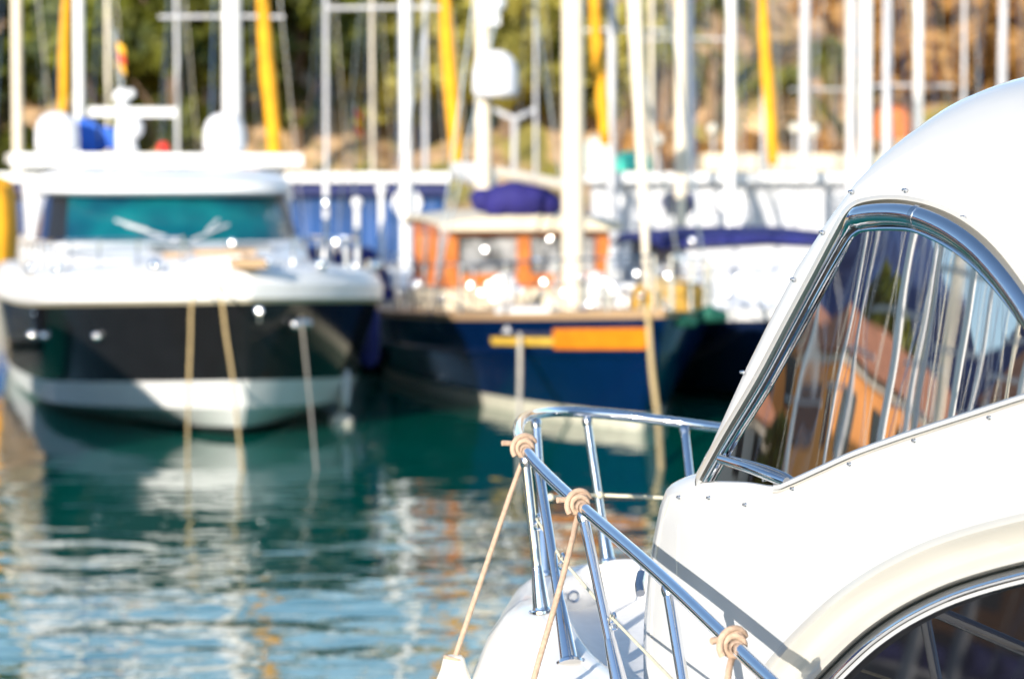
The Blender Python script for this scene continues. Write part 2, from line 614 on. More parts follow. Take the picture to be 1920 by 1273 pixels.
for a in [
    (t1, -30, 84, 'dark leafy tree cut by the left edge of the photo', 1.1, 1.0),
    (t1, 70, 95, 'dark leafy tree behind the leftmost mast and yellow furled sail', 1.2, 2.0),
    (t0, 205, 88, 'dark leafy tree behind the white twin dome yacht', 1.0, 0.4),
    (t0, 330, 86, 'dark leafy tree just left of the thickest white mast', 1.05, 2.2),
    (t0, 560, 88, 'darkest leafy tree right of the bent yellow furled sail', 0.9, 4.0),
    (t1, 465, 96, 'leafy tree on higher ground behind the thickest white mast', 1.3, 5.0),
    (t0, 640, 99, 'leafy tree high on the slope at the right end of the dark green mass', 0.8, 1.1),
    (t2, 760, 91, 'olive green tree on the slope behind the white mast with white furled sail', 1.2, 0.3),
    (t2, 860, 92, 'olive green tree on the slope above the white radome post', 1.2, 1.9),
    (t2, 955, 90, 'olive green tree right behind the white radome', 1.0, 3.1),
    (t2, 1050, 93, 'olive green tree behind the main mast of the blue ketch', 1.3, 4.4),
    (t2, 1170, 91, 'olive green tree behind the cream furled forestay sail', 1.1, 5.2),
    (p0, 1000, 93, 'palm between the radome post and the tall main mast', 1.0, 0.2),
    (p1, 1110, 92.5, 'short palm right of the tall main mast', 1.0, 1.0),
    (p0, 1250, 88, 'palm behind the pair of close cream masts', 1.0, 2.0),
    (p0, 1345, 89, 'palm left of the yellow furled sail on the right', 1.0, 3.5),
    (p1, 1450, 85, 'short palm right of the yellow furled sail on the right', 1.25, 0.7),
    (p0, 1555, 86, 'palm standing against the russet trees', 0.95, 5.1),
    (p1, 830, 93, 'short palm behind the yellow furled sail next to the radome', 1.0, 2.7),
    (t3, 1600, 98, 'russet tree behind the palm at the edge of the brown slope', 1.1, 0.5),
    (t3, 1690, 92, 'russet tree above the small orange awning', 1.0, 1.6),
    (t3, 1800, 90, 'russet tree just above the white cruiser roof', 1.1, 2.9),
    (t3, 1900, 92, 'russet tree cut by the right edge of the photo', 1.1, 4.2),
    (t3, 1760, 100, 'russet tree uphill behind the leaning mast', 1.2, 5.5),
    (t3, 1860, 101, 'russet tree highest on the slope at the right', 1.3, 0.9),
]:
    place(*a)
for k, (u, d, l) in enumerate([(40, 84, 'below the leftmost mast'), (590, 85, 'right of the bent yellow furled sail'),
                               (690, 86, 'left of the mast with the white furled sail'), (795, 84.5, 'between a white mast and a yellow furled sail'),
                               (940, 85, 'under the white radome'), (1020, 87, 'left of the tall main mast'), (1310, 85, 'beside the round globe lamp'),
                               (1475, 84, 'with bright leaves right of the rightmost yellow furled sail')]):
    place(t4, u, d, 'shrub on the rocky slope ' + l, 0.55, k * 1.3)
for k, (u, d, l) in enumerate([(1400, 86, 'right of a white mast'), (1560, 86, 'behind the cream roofed kiosk'), (1240, 87, 'behind the globe lamp beside the cream masts')]):
    place(t5, u, d, 'shrub with russet leaves ' + l, 1.2, k * 1.7)


# ------------------------------------------------------------------ boat hull loft
def hull(levels, L, n=22, blunt=0.03, stern=0.85):
    """levels: (y0, z_bow, z_aft, B, p, material_index of the band above)"""
    b = MB()
    rows = []
    for (y0, zb, za, B, p, mi) in levels:
        row = []
        for i in range(n + 1):
            s = (i / n) ** 1.5
            y = y0 + (L - y0) * s
            t = (y - y0) / (L - y0)
            k = min(1.0, t / p)
            bb = B * (1 - (1 - k) ** 2.2) ** 0.8
            if t > 0.6:
                bb *= 1 - (1 - stern) * ((t - 0.6) / 0.4) ** 2
            bb = max(blunt, bb)
            z = za + (zb - za) * (1 - t) ** 2
            row.append(Vector((bb, y, z)))
        rows.append(row)
    for k in range(len(rows) - 1):
        b.cur = levels[k][5]
        for sgn in (-1, 1):
            q = [[Vector((p.x * sgn, p.y, p.z)) for p in rows[k]], [Vector((p.x * sgn, p.y, p.z)) for p in rows[k + 1]]]
            if sgn < 0:
                q = q[::-1]
            b.rings(q, closed=False)
        a, c = rows[k][0], rows[k + 1][0]
        b.add([(a.x, a.y, a.z), (c.x, c.y, c.z), (-c.x, c.y, c.z), (-a.x, a.y, a.z)], [(0, 1, 2, 3)])
        a, c = rows[k][-1], rows[k + 1][-1]
        b.add([(a.x, a.y, a.z), (c.x, c.y, c.z), (-c.x, c.y, c.z), (-a.x, a.y, a.z)], [(3, 2, 1, 0)])
    return b, rows


def deck_from(row, dz=-0.02, inset=0.0, camber=0.06):
    b = MB()
    rs = []
    for p in row:
        x = max(0.01, p.x - inset)
        rs.append([Vector((-x + 2 * x * i / 8, p.y, p.z + dz + camber * (1 - (2 * i / 8 - 1) ** 2))) for i in range(9)])
    b.rings(rs, closed=False)
    return b


# ------------------------------------------------------------------ moored sailboats (the mast forest)
def make_sailboat(label, u, d, mat_mast, mast_r=0.1, lean=0.0, hullmat='white', boomcover=None, genoa=None, genoa_u=None,
                  spread=(), L=10.0, beam=1.45, mh=13.0, rz=0.0, name='sailboat', ball=None, mizzen=None, flag=None, boomz=2.3, mat_u_top=None):
    x = (u - 960) * d / FPX
    my = 4.2
    loc = (x + my * math.sin(rz), d - my * math.cos(rz), 0)
    t = thing(name, label, 'sailboat', loc, rz, 'sailboats moored across the harbour')
    lv = [(1.6, -0.35, -0.3, beam * 0.5, 0.6, 1), (0.75, 0.1, 0.1, beam * 0.9, 0.5, 0), (0.1, 1.05, 0.8, beam, 0.5, 0), (0.0, 1.15, 0.88, beam, 0.5, 0)]
    b, rows = hull(lv, L)
    b.build('hull', [M[hullmat], M['antifoul']], t)
    deck_from(rows[-1], -0.03).build('deck', M['deckwhite'], t)
    # coachroof with dark side windows
    b = MB()
    secs = []
    for yy, ww, hh in ((2.6, 0.45, 0.05), (3.2, 0.62, 0.3), (5.5, 0.85, 0.42), (6.6, 0.85, 0.42)):
        z0 = 0.9
        ww *= beam / 1.45
        secs.append([Vector((sx * ww, yy, z0 + sz * hh)) for sx, sz in ((-1, 0), (-0.95, 0.75), (-0.8, 1), (0, 1.12), (0.8, 1), (0.95, 0.75), (1, 0))])
    b.rings(secs, closed=True)
    ct = b.build('coachroof', M['white'], t)
    for sx in (-1, 1):
        w_ = MB()
        w_.box((sx * 0.80 * beam / 1.45, 4.6, 1.12), (0.06, 1.5, 0.14))
        w_.build('window', M['darkglass'], ct, smooth=False)
    b = MB()
    topx = lean * mh
    b.tube([(0, my, 0.8), (topx, my + 0.1, mh)], [mast_r, mast_r * 0.8], 10)
    mast = b.build('mast', mat_mast, t)
    for (z, wl, wr) in spread:
        s = MB()
        xx = lean * z
        s.tube([(xx - wl, my, z), (xx, my + 0.05, z + 0.02), (xx + wr, my, z)], 0.032, 6)
        s.build('spreader', M['greymast'], mast)
    b = MB()
    b.tube([(0, my + 0.1, boomz), (0, my + 4.2, boomz - 0.05)], 0.06, 8)
    bo = b.build('boom', M['greymast'], t)
    if boomcover:
        b = MB()
        pts = [(0.02 * math.sin(i * 2.0), my + 0.1 + 4.1 * i / 10, boomz + 0.16 + 0.02 * math.sin(i * 3)) for i in range(11)]
        b.tube(pts, [0.26, 0.25, 0.23, 0.22, 0.2, 0.19, 0.18, 0.16, 0.15, 0.13, 0.1], 10)
        b.build('sail_cover', M[boomcover], bo)
    if genoa:
        gx = 0.0
        b = MB()
        bow = Vector((0, 0.15, 1.2))
        top = Vector((topx, my - 0.1, mh * 0.95))
        if genoa_u:
            # foot and head placed so the furled sail leans as a forestay does
            (ub, vb), (ut, vt) = genoa_u
            bow = rel(P(ub, vb, d - 3.6), t)
            top = rel(P(ut, vt, d - 1.2), t)
            top = bow + (top - bow) * 1.9
            bow = bow + (bow - top) * 0.01
        n = 14
        pts, rr = [], []
        for i in range(n + 1):
            s = i / n
            pts.append(bow.lerp(top, s) + Vector((0.012 * math.sin(s * 13), 0, 0)))
            rr.append((0.085 + 0.055 * math.sin(math.pi * min(1, s * 1.2 + 0.1))) * (1 - 0.35 * s) + 0.007 * math.sin(i * 2.4 + u))
        b.tube(pts, rr, 10)
        b.build('furled_genoa', M[genoa], t)
    b = MB()
    sp = [(-beam * 0.9, my + 0.2, 0.9), (topx, my, mh * 0.96), (beam * 0.9, my + 0.2, 0.9)]
    b.tube(sp[:2], 0.012, 5)
    b.tube(sp[1:], 0.012, 5)
    b.tube([(0, L - 0.2, 0.9), (topx, my + 0.1, mh * 0.97)], 0.012, 5)
    b.tube([(0, 0.1, 1.1), (topx, my, mh * 0.97)], 0.012, 5)
    b.build('rigging', M['steel'], t)
    b = MB()
    for sgn in (-1, 1):
        pts = [Vector((p.x * sgn * 0.95, p.y, p.z + 0.55)) for p in rows[-1][::3]]
        b.tube(pts, 0.012, 5)
        for p in pts:
            b.tube([p, p - Vector((0, 0, 0.55))], 0.014, 5)
    b.build('guard_rail', M['steel'], t)
    if mizzen:
        b = MB()
        b.tube([(mizzen, my + 3.6, 0.8), (mizzen + topx, my + 3.6, mh * 0.85)], mast_r * 0.7, 8)
        b.build('mizzen_mast', M['greymast'], t)
    if ball:
        b = MB()
        b.lathe((0.0, my - 0.3, ball), [(0.02, 0), (0.22, 0.02), (0.24, 0.12), (0.2, 0.22), (0.02, 0.26)], 14)
        b.build('radar_dome', M['white'], t)
    if flag:
        fx, fy, fz = flag
        f = MB()
        f.tube([(fx, fy, 0.9), (fx, fy + 0.2, fz + 0.5)], 0.015, 5)
        fp = f.build('flag_pole', M['steel'], t)
        fb = MB()
        for k, mi in enumerate((0, 1, 0)):
            fb.cur = mi
            z1 = fz + 0.45 - 0.14 * (k + (k > 1) * 0.0)
            fb.add([(fx, fy + 0.2, z1), (fx + 0.14, fy + 0.26, z1 - 0.12), (fx + 0.14, fy + 0.26, z1 - 0.28), (fx, fy + 0.2, z1 - 0.16)], [(0, 1, 2, 3)])
        fb.build('flag', [M['red'], M['flagyellow']], fp, smooth=False)
    return t


def rel(p, t):
    return Matrix.LocRotScale(t.location, t.rotation_euler, None).inverted() @ p


MW, MG, MC = M['white'], M['greymast'], M['creammast']
make_sailboat('sailboat with cream grey mast at the left edge and a yellow furled sail beside it', 36, 72, MC, 0.15, -0.001, boomcover='bluecanvas', genoa='yellow', genoa_u=((117, 225), (124, 0)), beam=1.3, mh=15)
make_sailboat('sailboat with thin white mast beside the left yellow furled sail', 151, 56, MW, 0.12, 0.0005, spread=(), boomcover='white', beam=1.3)
make_sailboat('sailboat with the thickest white mast rising behind the right dome of the black yacht', 438, 46, MW, 0.18, -0.0015, boomcover='bluecanvas', genoa='yellow', genoa_u=((517, 320), (492, 0)), spread=((5.65, 1.25, 0.9),), mh=15)
make_sailboat('sailboat with white mast and boom between black yacht and blue ketch', 762, 46, MW, 0.11, -0.001, boomcover='white', genoa='yellow', genoa_u=((856, 310), (835, 0)), spread=((5.8, 1.4, 0.7),), hullmat='white', mh=14, flag=(-0.95, 5.0, 3.7))
make_sailboat('sailboat with slim grey mast right of the ketch main mast, yellow furled sail in front', 1146, 56, MG, 0.09, 0.0, boomcover='white', genoa='yellow', genoa_u=((1134, 262), (1114, 0)), spread=((6.0, 0.9, 1.2),), beam=1.2)
make_sailboat('sailboat with slightly leaning cream mast ending above a chrome pulpit', 1276, 46, MC, 0.115, -0.0022, hullmat='white', boomcover='bluecanvas', spread=(), mh=14)
make_sailboat('sailboat with grey mast close behind the leaning cream mast', 1289, 72, MG, 0.13, -0.0005, beam=1.3, spread=((6.7, 1.2, 1.1),), mh=15)
make_sailboat('sailboat with white mast and the rightmost yellow furled sail beside it', 1369, 56, MW, 0.115, 0.0, boomcover='white', genoa='yellow', genoa_u=((1449, 300), (1430, 0)), beam=1.15)
make_sailboat('sailboat with grey white mast standing over the blue bimini', 1507, 72, MG, 0.15, 0.0006, boomcover='white', spread=((5.35, 0.4, 1.6),), beam=1.3, mh=15)
make_sailboat('ketch with two white masts right above the cruiser windscreen', 1622, 48, MW, 0.125, -0.0013, boomcover='white', mizzen=0.2, spread=(), mh=14)
make_sailboat('sailboat with grey white mast close right of the two masted ketch', 1661, 60, MG, 0.115, 0.0002, boomcover='white', spread=((5.0, 0.3, 1.5),), beam=1.3)
make_sailboat('sailboat with white mast against the russet trees, leaning slightly left', 1720, 74, MW, 0.15, -0.0016, spread=(), beam=1.3, mh=15)
make_sailboat('rightmost sailboat with grey mast leaning right above the cruiser roof', 1874, 74, MG, 0.13, 0.0062, spread=(), beam=1.2, mh=15)

for u_, mm_, r_, l_ in ((205, MC, 0.06, 'behind the twin dome yacht radar'), (335, MG, 0.055, 'between the yacht radar and the thickest mast'), (612, MG, 0.06, 'right of the bent yellow furled sail'),
                        (700, MC, 0.05, 'left of the mast with a long spreader'), (798, MG, 0.06, 'left of a yellow furled sail'), (1005, MG, 0.05, 'right of the white radome'), (1222, MC, 0.06, 'right of the cream furled forestay sail'), (1430, MG, 0.06, 'behind the rightmost yellow furled sail'),
                        (1590, MC, 0.09, 'left of the two masted ketch'), (1805, MG, 0.06, 'over the cruiser roof against russet trees')):
    make_sailboat('small sailboat with very thin mast ' + l_, u_, 69.5, mm_, r_, random.uniform(-0.004, 0.004), beam=0.8, L=7.5, mh=11)

# left side of the harbour, outside the frame: seen in the wheelhouse glass
for i, (x, y, l, mm, r_) in enumerate([(-17, 11.2, 'nearest to the cruiser', MW, 0.13), (-19, 7.9, 'second from the cruiser', MW, 0.10), (-21, 14.2, 'with a thick mast', MW, 0.16),
                                   (-23.5, 10.6, 'with a cream mast', MC, 0.1), (-25.5, 17.0, 'with a grey mast', MG, 0.1), (-28, 12.6, 'with a very slim mast', MW, 0.10),
                                   (-30.5, 19.5, 'with a wide hull', MW, 0.12), (-33, 15.2, 'beside the quay wall', MC, 0.13), (-35, 11.0, 'last before the quay wall', MW, 0.1), (-29, 8.4, 'with a white boom cover', MW, 0.09), (-34, 22.5, 'under the trees', MW, 0.12), (-22.5, 12.4, 'between the thick and the cream mast', MW, 0.17), (-26.5, 9.3, 'with a stout white mast', MW, 0.17), (-30, 15.8, 'at the middle of the row', MW, 0.14), (-24.5, 14.0, 'with a polished mast', MG, 0.1), (-20, 9.6, 'with a short boom', MW, 0.09), (-36.5, 17.2, 'tied to the quay ladder', MC, 0.16)]):
    t = make_sailboat('white sailboat on the left pontoon ' + l, 960, 10, mm, r_, 0.0, boomcover=('bluecanvas', 'white')[i % 2], mh=12, spread=((6.5, 0.9, 0.9),), beam=1.25)
    t.location = (x, y, 0)
    t.rotation_euler = (0, 0, R(105))
    t['group'] = 'sailboats on the left pontoon'


t = make_sailboat('unseen navy hulled sailboat added for its dark reflection in the twin dome yacht', 960, 10, MW, 0.12, 0.0, hullmat='navy2', boomcover='bluecanvas', mh=13, L=12.0, beam=1.7)
t.location = (-10.6, 33.5, 0)  # added out of view so the yacht hull reflects something dark
# ------------------------------------------------------------------ sheds and quay furniture
def shed(label, u0, u1, d, z0, z1, wall, roof, valance=None, depth=3.0, zr=0.22):
    x0, x1 = (u0 - 960) * d / FPX, (u1 - 960) * d / FPX
    t = thing('quay_shed', label, 'shed', ((x0 + x1) / 2, d, 1.0))
    wd = x1 - x0
    b = MB()
    n = max(8, int(wd / 0.35))
    pts = []
    for i in range(n * 2 + 1):
        pts.append((-wd / 2 + wd * i / (n * 2), -0.03 * (i % 2)))
    b.add([(x, y, z0 - 1) for x, y in pts] + [(x, y, z1 - 1) for x, y in pts], [(i, i + 1, i + 2 + n * 2, i + 1 + n * 2) for i in range(n * 2)])
    b.box((0, depth / 2 + 0.02, (z0 + z1) / 2 - 1), (wd, depth - 0.02, z1 - z0))
    b.build('wall', M[wall], t, smooth=False)
    b = MB()
    b.box((0, depth / 2 - 0.2, z1 - 1 + zr / 2), (wd + 0.4, depth + 0.7, zr))
    b.build('roof', M[roof], t, smooth=False)
    if valance:
        b = MB()
        b.box((0, -0.35, z1 - 1 - 0.16), (wd + 0.3, 0.05, 0.28))
        b.build('valance', M[valance], t, smooth=False)
    return t


shed('long blue clad shed with white roof edge behind the boats at the left', -60, 830, 62, 1.0, 2.85, 'blueshed', 'white', 'navyshed')
shed('long pale grey shed behind the boats at the right', 1112, 1760, 62, 1.0, 2.85, 'pale', 'white')
t = shed('low kiosk with cream roof under the palms at the right', 1330, 1640, 78, 1.2, 3.2, 'cream', 'cream', None, 3.0, 0.5)
t['category'] = 'kiosk'
b = MB()
for k in range(5):
    b.box((-2.0 + k * 1.0, -0.05, 1.85), (0.6, 0.12, 0.22))
b.build('window', M['shutter'], t, smooth=False)


def globe_lamp(label, u, v, d, r=0.2):
    p = P(u, v, d)
    t = thing('street_lamp', label, 'street lamp', (p.x, p.y, 1.0), group='globe lamps along the quay')
    b = MB()
    b.tube([(0, 0, 0), (0, 0, p.z - 1 - r)], [0.05, 0.035], 8)
    b.build('post', M['greymast'], t)
    b = MB()
    b.ball((0, 0, p.z - 1), r, 16)
    b.build('globe', M['lampwhite'], t)


globe_lamp('globe lamp beside the cream masts, above the teal tarpaulin', 1232, 262, 79.0)
globe_lamp('small globe lamp left of a white mast', 1337, 242, 81.5, 0.17)
globe_lamp('globe lamp above the cream kiosk roof, right of a grey mast', 1524, 245, 79.3)
globe_lamp('globe lamp above the cream kiosk roof, left of a grey mast', 1490, 240, 81.5, 0.16)
p = P(965, 218, 80)
t = thing('street_lamp', 'twin arm street lamp right of the white radome post', 'street lamp', (p.x, 81, 1.2))
b = MB()
b.tube([(0, 0, 0), (0, 0, p.z - 1.2)], 0.09, 8)
b.build('post', M['greymast'], t)
for sgn in (-1, 1):
    b = MB()
    b.tube([(0, 0, p.z - 1.25), (sgn * 0.3, 0, p.z - 1.15), (sgn * 0.62, 0, p.z - 0.98)], [0.06, 0.09, 0.07], 8)
    b.build('lamp_head', M['greymast'], t)


def heap(name, label, cat, u, v0, v1, wpx, d, m, bulge=0.15):
    p0, p1 = P(u, v1, d), P(u, v0, d)
    w_, h_ = wpx * d / FPX, p1.z - p0.z
    b = MB()
    prof = [(1.0, 0), (1.02, 0.15), (1.0, 0.55), (0.92, 0.8), (0.7, 0.95), (0.3, 1.0), (0.02, 1.02)]
    rs = []
    for r, z in prof:
        rs.append([Vector((p0.x + w_ / 2 * r * (abs(math.cos(a)) ** 0.5) * (1 if math.cos(a) > 0 else -1) * (1 + 0.05 * math.sin(3 * a + z * 7)), d + 0.6 * r * math.sin(a), p0.z + h_ * z * (1 + 0.04 * math.sin(2 * a)))) for a in [2 * math.pi * k / 20 for k in range(20)]])
    b.rings(rs)
    o = b.build(name, m)
    return tag(o, label, cat)


heap('tarpaulin', 'teal tarpaulin over gear on the pale shed roof', 'tarpaulin', 1186, 286, 322, 74, 63.0, M['teal'])
heap('storage_tank', 'pale greenish tank on the pale shed roof beside the teal tarpaulin', 'tank', 1124, 258, 322, 60, 63.4, mat('pale_green_plastic', (0.62, 0.66, 0.58), 0.5))
heap('awning', 'small orange awning on the slope under russet trees', 'awning', 1672, 200, 260, 70, 83.5, mat('orange_canvas', (0.60, 0.18, 0.05), 0.8))
heap('tarpaulin', 'yellow tarpaulin over a stack of gear at the left edge', 'tarpaulin', -6, 338, 490, 78, 50, M['yellow'])


def glint(root, name, pos, rc=0.16, r=0.042, jit=0.03, rnd_=random):
    """a polished convex cap added for sparkle, turned midway between sun and camera"""
    h = (SUN + (C0 - (Matrix.LocRotScale(root.location, root.rotation_euler, None) @ Vector(pos))).normalized()).normalized()
    h = (Matrix.Rotation(-root.rotation_euler.z, 3, 'Z') @ h)
    h = (h + Vector((rnd_.uniform(-1, 1), rnd_.uniform(-1, 1), rnd_.uniform(-1, 1))) * jit).normalized()
    g = MB()
    prof = [(r * 0.9, -0.03), (r, -0.012)]
    for k_ in range(6):
        q_ = r * (1 - k_ / 5.0) + 1e-4
        prof.append((q_, math.sqrt(rc * rc - q_ * q_) - math.sqrt(rc * rc - r * r)))
    g.lathe(pos, prof, 20, h)
    p_ = Vector(pos) - h * 0.02
    g.tube([p_, p_ - Vector((0, 0, 0.12))], 0.012, 6)
    return g.build(name, M['spark'], root, auto=60)


# ------------------------------------------------------------------ motor yacht, black and white
def bullet(mbd, c, r, h):
    mbd.lathe(c, [(0.02, 0), (r * 0.8, 0.0), (r * 0.98, h * 0.08), (r, h * 0.3), (r * 0.98, h * 0.55), (r * 0.85, h * 0.78), (r * 0.6, h * 0.92), (r * 0.3, h * 0.985), (0.01, h)], 22)


Y = thing('motor_yacht', 'black and white motor yacht with two white radomes on its roof, bow towards the camera', 'motor yacht', (-2.82, 28.6, 0), R(14.5))
lv = [(1.6, -0.35, -0.5, 0.7, 0.8, 3), (0.75, 0.06, -0.25, 1.45, 0.58, 3), (0.70, 0.11, -0.2, 1.50, 0.56, 1), (0.45, 0.34, -0.02, 1.84, 0.34, 1), (0.28, 0.65, 0.22, 1.90, 0.31, 0), (0.08, 1.50, 1.15, 2.02, 0.26, 2),
      (0.03, 1.55, 1.2, 2.05, 0.25, 1), (0.02, 1.70, 1.4, 2.05, 0.25, 1), (0.10, 1.82, 1.55, 1.99, 0.25, 1), (0.28, 1.87, 1.62, 1.87, 0.25, 1)]
b, rows = hull(lv, 13.0, 30, stern=0.92)
b.build('hull', [M['char'], M['white'], M['cream'], M['antifoul']], Y)
deck_from(rows[-1], -0.01, 0.0, 0.16).build('deck', M['deckwhite'], Y)
# coachroof
b = MB()
secs = []
for yy, ww, hh in ((1.7, 0.5, 0.02), (2.2, 0.85, 0.10), (3.2, 1.25, 0.16), (4.6, 1.5, 0.19), (5.6, 1.62, 0.2)):
    secs.append([Vector((sx * ww, yy, 1.84 + sz * hh)) for sx, sz in ((-1, -0.3), (-0.97, 0.5), (-0.85, 0.85), (-0.5, 1.0), (0, 1.06), (0.5, 1.0), (0.85, 0.85), (0.97, 0.5), (1, -0.3))])
b.rings(secs, closed=True)
cr_ = b.build('coachroof', M['white'], Y)
b = MB()
for sx, yy in ((-0.45, 3.0), (0.5, 3.2)):
    b.box((sx, yy, 2.02), (0.5, 0.5, 0.05), rot=Matrix.Rotation(R(6), 3, 'X'))
b.build('hatch', M['paleglass'], cr_, smooth=False)
b = MB()
b.box((0.1, 2.5, 1.98), (0.7, 0.3, 0.08))
b.box((-0.5, 2.3, 1.94), (0.25, 0.3, 0.1))
b.build('cushion', M['teak'], cr_, smooth=False)


# wheelhouse: rings at heights, superellipse plan with raked front
def house_ring(z, yf, hw, yb, n=40, e=0.55, bow=0.55):
    pts = []
    yc = (yf + yb) / 2
    for i in range(n):
        a = 2 * math.pi * i / n
        cx = math.copysign(abs(math.cos(a)) ** e, math.cos(a))
        cy = math.copysign(abs(math.sin(a)) ** e, math.sin(a))
        y = yc + cy * (yb - yf) / 2
        if cy < 0:
            y += bow * (cx * cx) * (-cy) * 0.6
        pts.append(Vector((cx * hw, y, z)))
    return pts


b = MB()
b.rings([house_ring(1.70, 4.5, 1.82, 11.5), house_ring(2.00, 4.75, 1.80, 11.5), house_ring(2.06, 4.95, 1.77, 11.4)], cap=True)
ws = b.build('wheelhouse', M['white'], Y)
# glazed band: teal in front, dark at the pillars, sky reflection tinted blue into the sides
b = MB()
r0_, r1_ = house_ring(2.04, 5.0, 1.75, 11.0), house_ring(2.64, 5.75, 1.62, 10.8)
nring = len(r0_)
for i in range(nring):
    j = (i + 1) % nring
    m_ = (r0_[i] + r0_[j]) / 2
    front = m_.y < 5.9 and abs(m_.x) < 1.45
    b.cur = 0 if front else (1 if m_.y < 6.3 else 2)
    b.add([r0_[i], r0_[j], r1_[j], r1_[i]], [(0, 1, 2, 3)])
b.build('windscreen', [M['tealglass'], M['black'], mat('sky_tinted_side_glass', (0.05, 0.09, 0.2), 0.05, metal=0.4)], ws)
b = MB()
b.rings([house_ring(2.63, 5.5, 1.66, 11.2), house_ring(2.68, 5.4, 1.74, 11.3), house_ring(2.80, 5.45, 1.72, 11.3), house_ring(2.93, 5.9, 1.6, 11.2), house_ring(2.99, 6.8, 1.3, 10.5)], cap=True)
b.build('wheelhouse_roof', M['white'], ws)
for sx, dx in ((-0.75, 0.62), (0.55, -0.5)):
    b = MB()
    b.tube([(sx + dx, 4.97, 2.08), (sx, 5.2, 2.27)], 0.016, 6)
    b.tube([(sx - 0.12, 5.24, 2.33), (sx + 0.28 * (1 if dx > 0 else -1), 5.1, 2.2)], 0.018, 6)
    b.build('wiper', M['greymast'], ws)
# arch and hardtop
b = MB()
b.box((0, 8.6, 3.14), (3.9, 1.5, 0.12))
b.box((0, 7.9, 3.10), (3.96, 0.12, 0.16))
ht = b.build('hardtop', M['white'], Y, smooth=False)
for sx in (-1, 1):
    b = MB()
    b.rings([[Vector((sx * q, yy + k, z)) for q, k in ((1.5, 0), (1.78, 0), (1.78, 0.6), (1.5, 0.6))] for z, yy in ((1.8, 7.2), (2.6, 7.8), (3.08, 8.3))])
    b.build('arch_leg', M['white'], ht, smooth=False)
for sx in (-1.30, 1.0):
    b = MB()
    bullet(b, (sx, 8.5, 3.21), 0.30, 0.56)
    b.build('radome', mat('white_radome', (0.76, 0.76, 0.78), 0.45, var=0.03), ht)
b = MB()
b.tube([(-0.35, 8.5, 3.2), (-0.38, 8.6, 3.55), (-0.4, 8.6, 4.05)], [0.16, 0.12, 0.06], 10)
b.ball((-0.3, 8.4, 3.55), 0.17)
b.ball((-0.42, 8.5, 3.98), 0.12)
b.ball((-0.3, 8.5, 4.02), 0.07)
b.box((-0.28, 8.5, 3.77), (1.2, 0.12, 0.13))
b.build('radar_mast', M['white'], ht)
b = MB()
b.tube([(-0.42, 8.5, 4.05), (-0.5, 8.6, 4.9)], 0.015, 5)
fp = b.build('flag_pole', M['steel'], ht)
b = MB()
for k, mi in ((0, 0), (1, 1), (2, 0)):
    b.cur = mi
    b.add([(-0.49, 8.58, 4.75 - 0.13 * k), (-0.38, 8.52, 4.66 - 0.13 * k), (-0.36, 8.52, 4.53 - 0.13 * k), (-0.47, 8.58, 4.62 - 0.13 * k)], [(0, 1, 2, 3)])
b.build('flag', [M['flagyellow'], M['red']], fp, smooth=False)
b = MB()
b.add([(-0.95, 9.0, 3.2), (-0.7, 8.9, 3.2), (-0.72, 8.9, 3.62), (-0.98, 9.0, 3.72)], [(0, 1, 2, 3)])
b.add([(-0.66, 9.0, 3.25), (-0.42, 8.9, 3.3), (-0.44, 8.9, 3.55), (-0.68, 9.0, 3.6)], [(0, 1, 2, 3)])
b.build('blue_pennant', M['blueflag'], fp, smooth=False)
b = MB()
b.ball((0.1, 8.1, 3.27), 0.09)
b.build('navigation_light', M['red'], ht)
# rails and fittings
b = MB()
for sgn in (-1, 1):
    pts = [Vector((p.x * sgn * 0.97, p.y + 0.1, p.z + 0.34)) for p in rows[-1][3:24:2]]
    b.tube(pts, 0.018, 6)
    for p in pts:
        b.tube([p, p - Vector((0, 0, 0.34))], 0.016, 6)
b.build('bow_rail', M['chrome'], Y)
for sgn in (-1, 1):
    for q in (4, 9, 14):
        p = rows[-2][q]
        b = MB()
        b.ball((p.x * sgn, p.y, p.z + 0.09), 0.075)  # bright sphere added as a sun sparkle along the gunwale
        b.build('sparkle_cleat', M['spark'], Y)
for q in (7, 11, 14):
    p = rows[4][q].lerp(rows[5][q], 0.6)
    b = MB()
    b.ball((-p.x - 0.01, p.y, p.z), 0.07, sz=0.8)
    b.build('porthole', M['spark'], Y)
for px_, py_, pz_ in ((0.25, 0.35, 1.93), (1.25, 1.6, 2.12), (0.2, 2.6, 2.1), (-1.75, 2.4, 1.25), (-1.98, 3.6, 1.25), (1.7, 4.7, 2.55), (0.1, 0.0, 1.42)):
    glint(Y, 'sparkle_fitting', (px_, py_, pz_))
p = rows[4][3].lerp(rows[5][3], 0.72)
b = MB()
rot = Matrix.Rotation(R(52), 3, 'Z')
for k in range(5):
    b.ball(Vector((p.x + 0.02, p.y, p.z)) + rot @ Vector(((k - 2) * 0.075, -0.01, 0.02 * (k % 2))), 0.055)
b.build('bow_fairlead', M['steel'], Y)
b = MB()
b.box((0.0, 0.12, 1.93), (0.32, 0.5, 0.1))
b.tube([(0, -0.05, 1.9), (0, 0.5, 2.0)], 0.05, 8)
b.build('bow_roller', M['teak'], Y)


def mooring(label, pts, r, m='line'):
    b = MB()
    b.tube(catmull([P(*q) for q in pts], 6), r, 8)
    return tag(b.build('mooring_line', M[m]), label, 'mooring line')


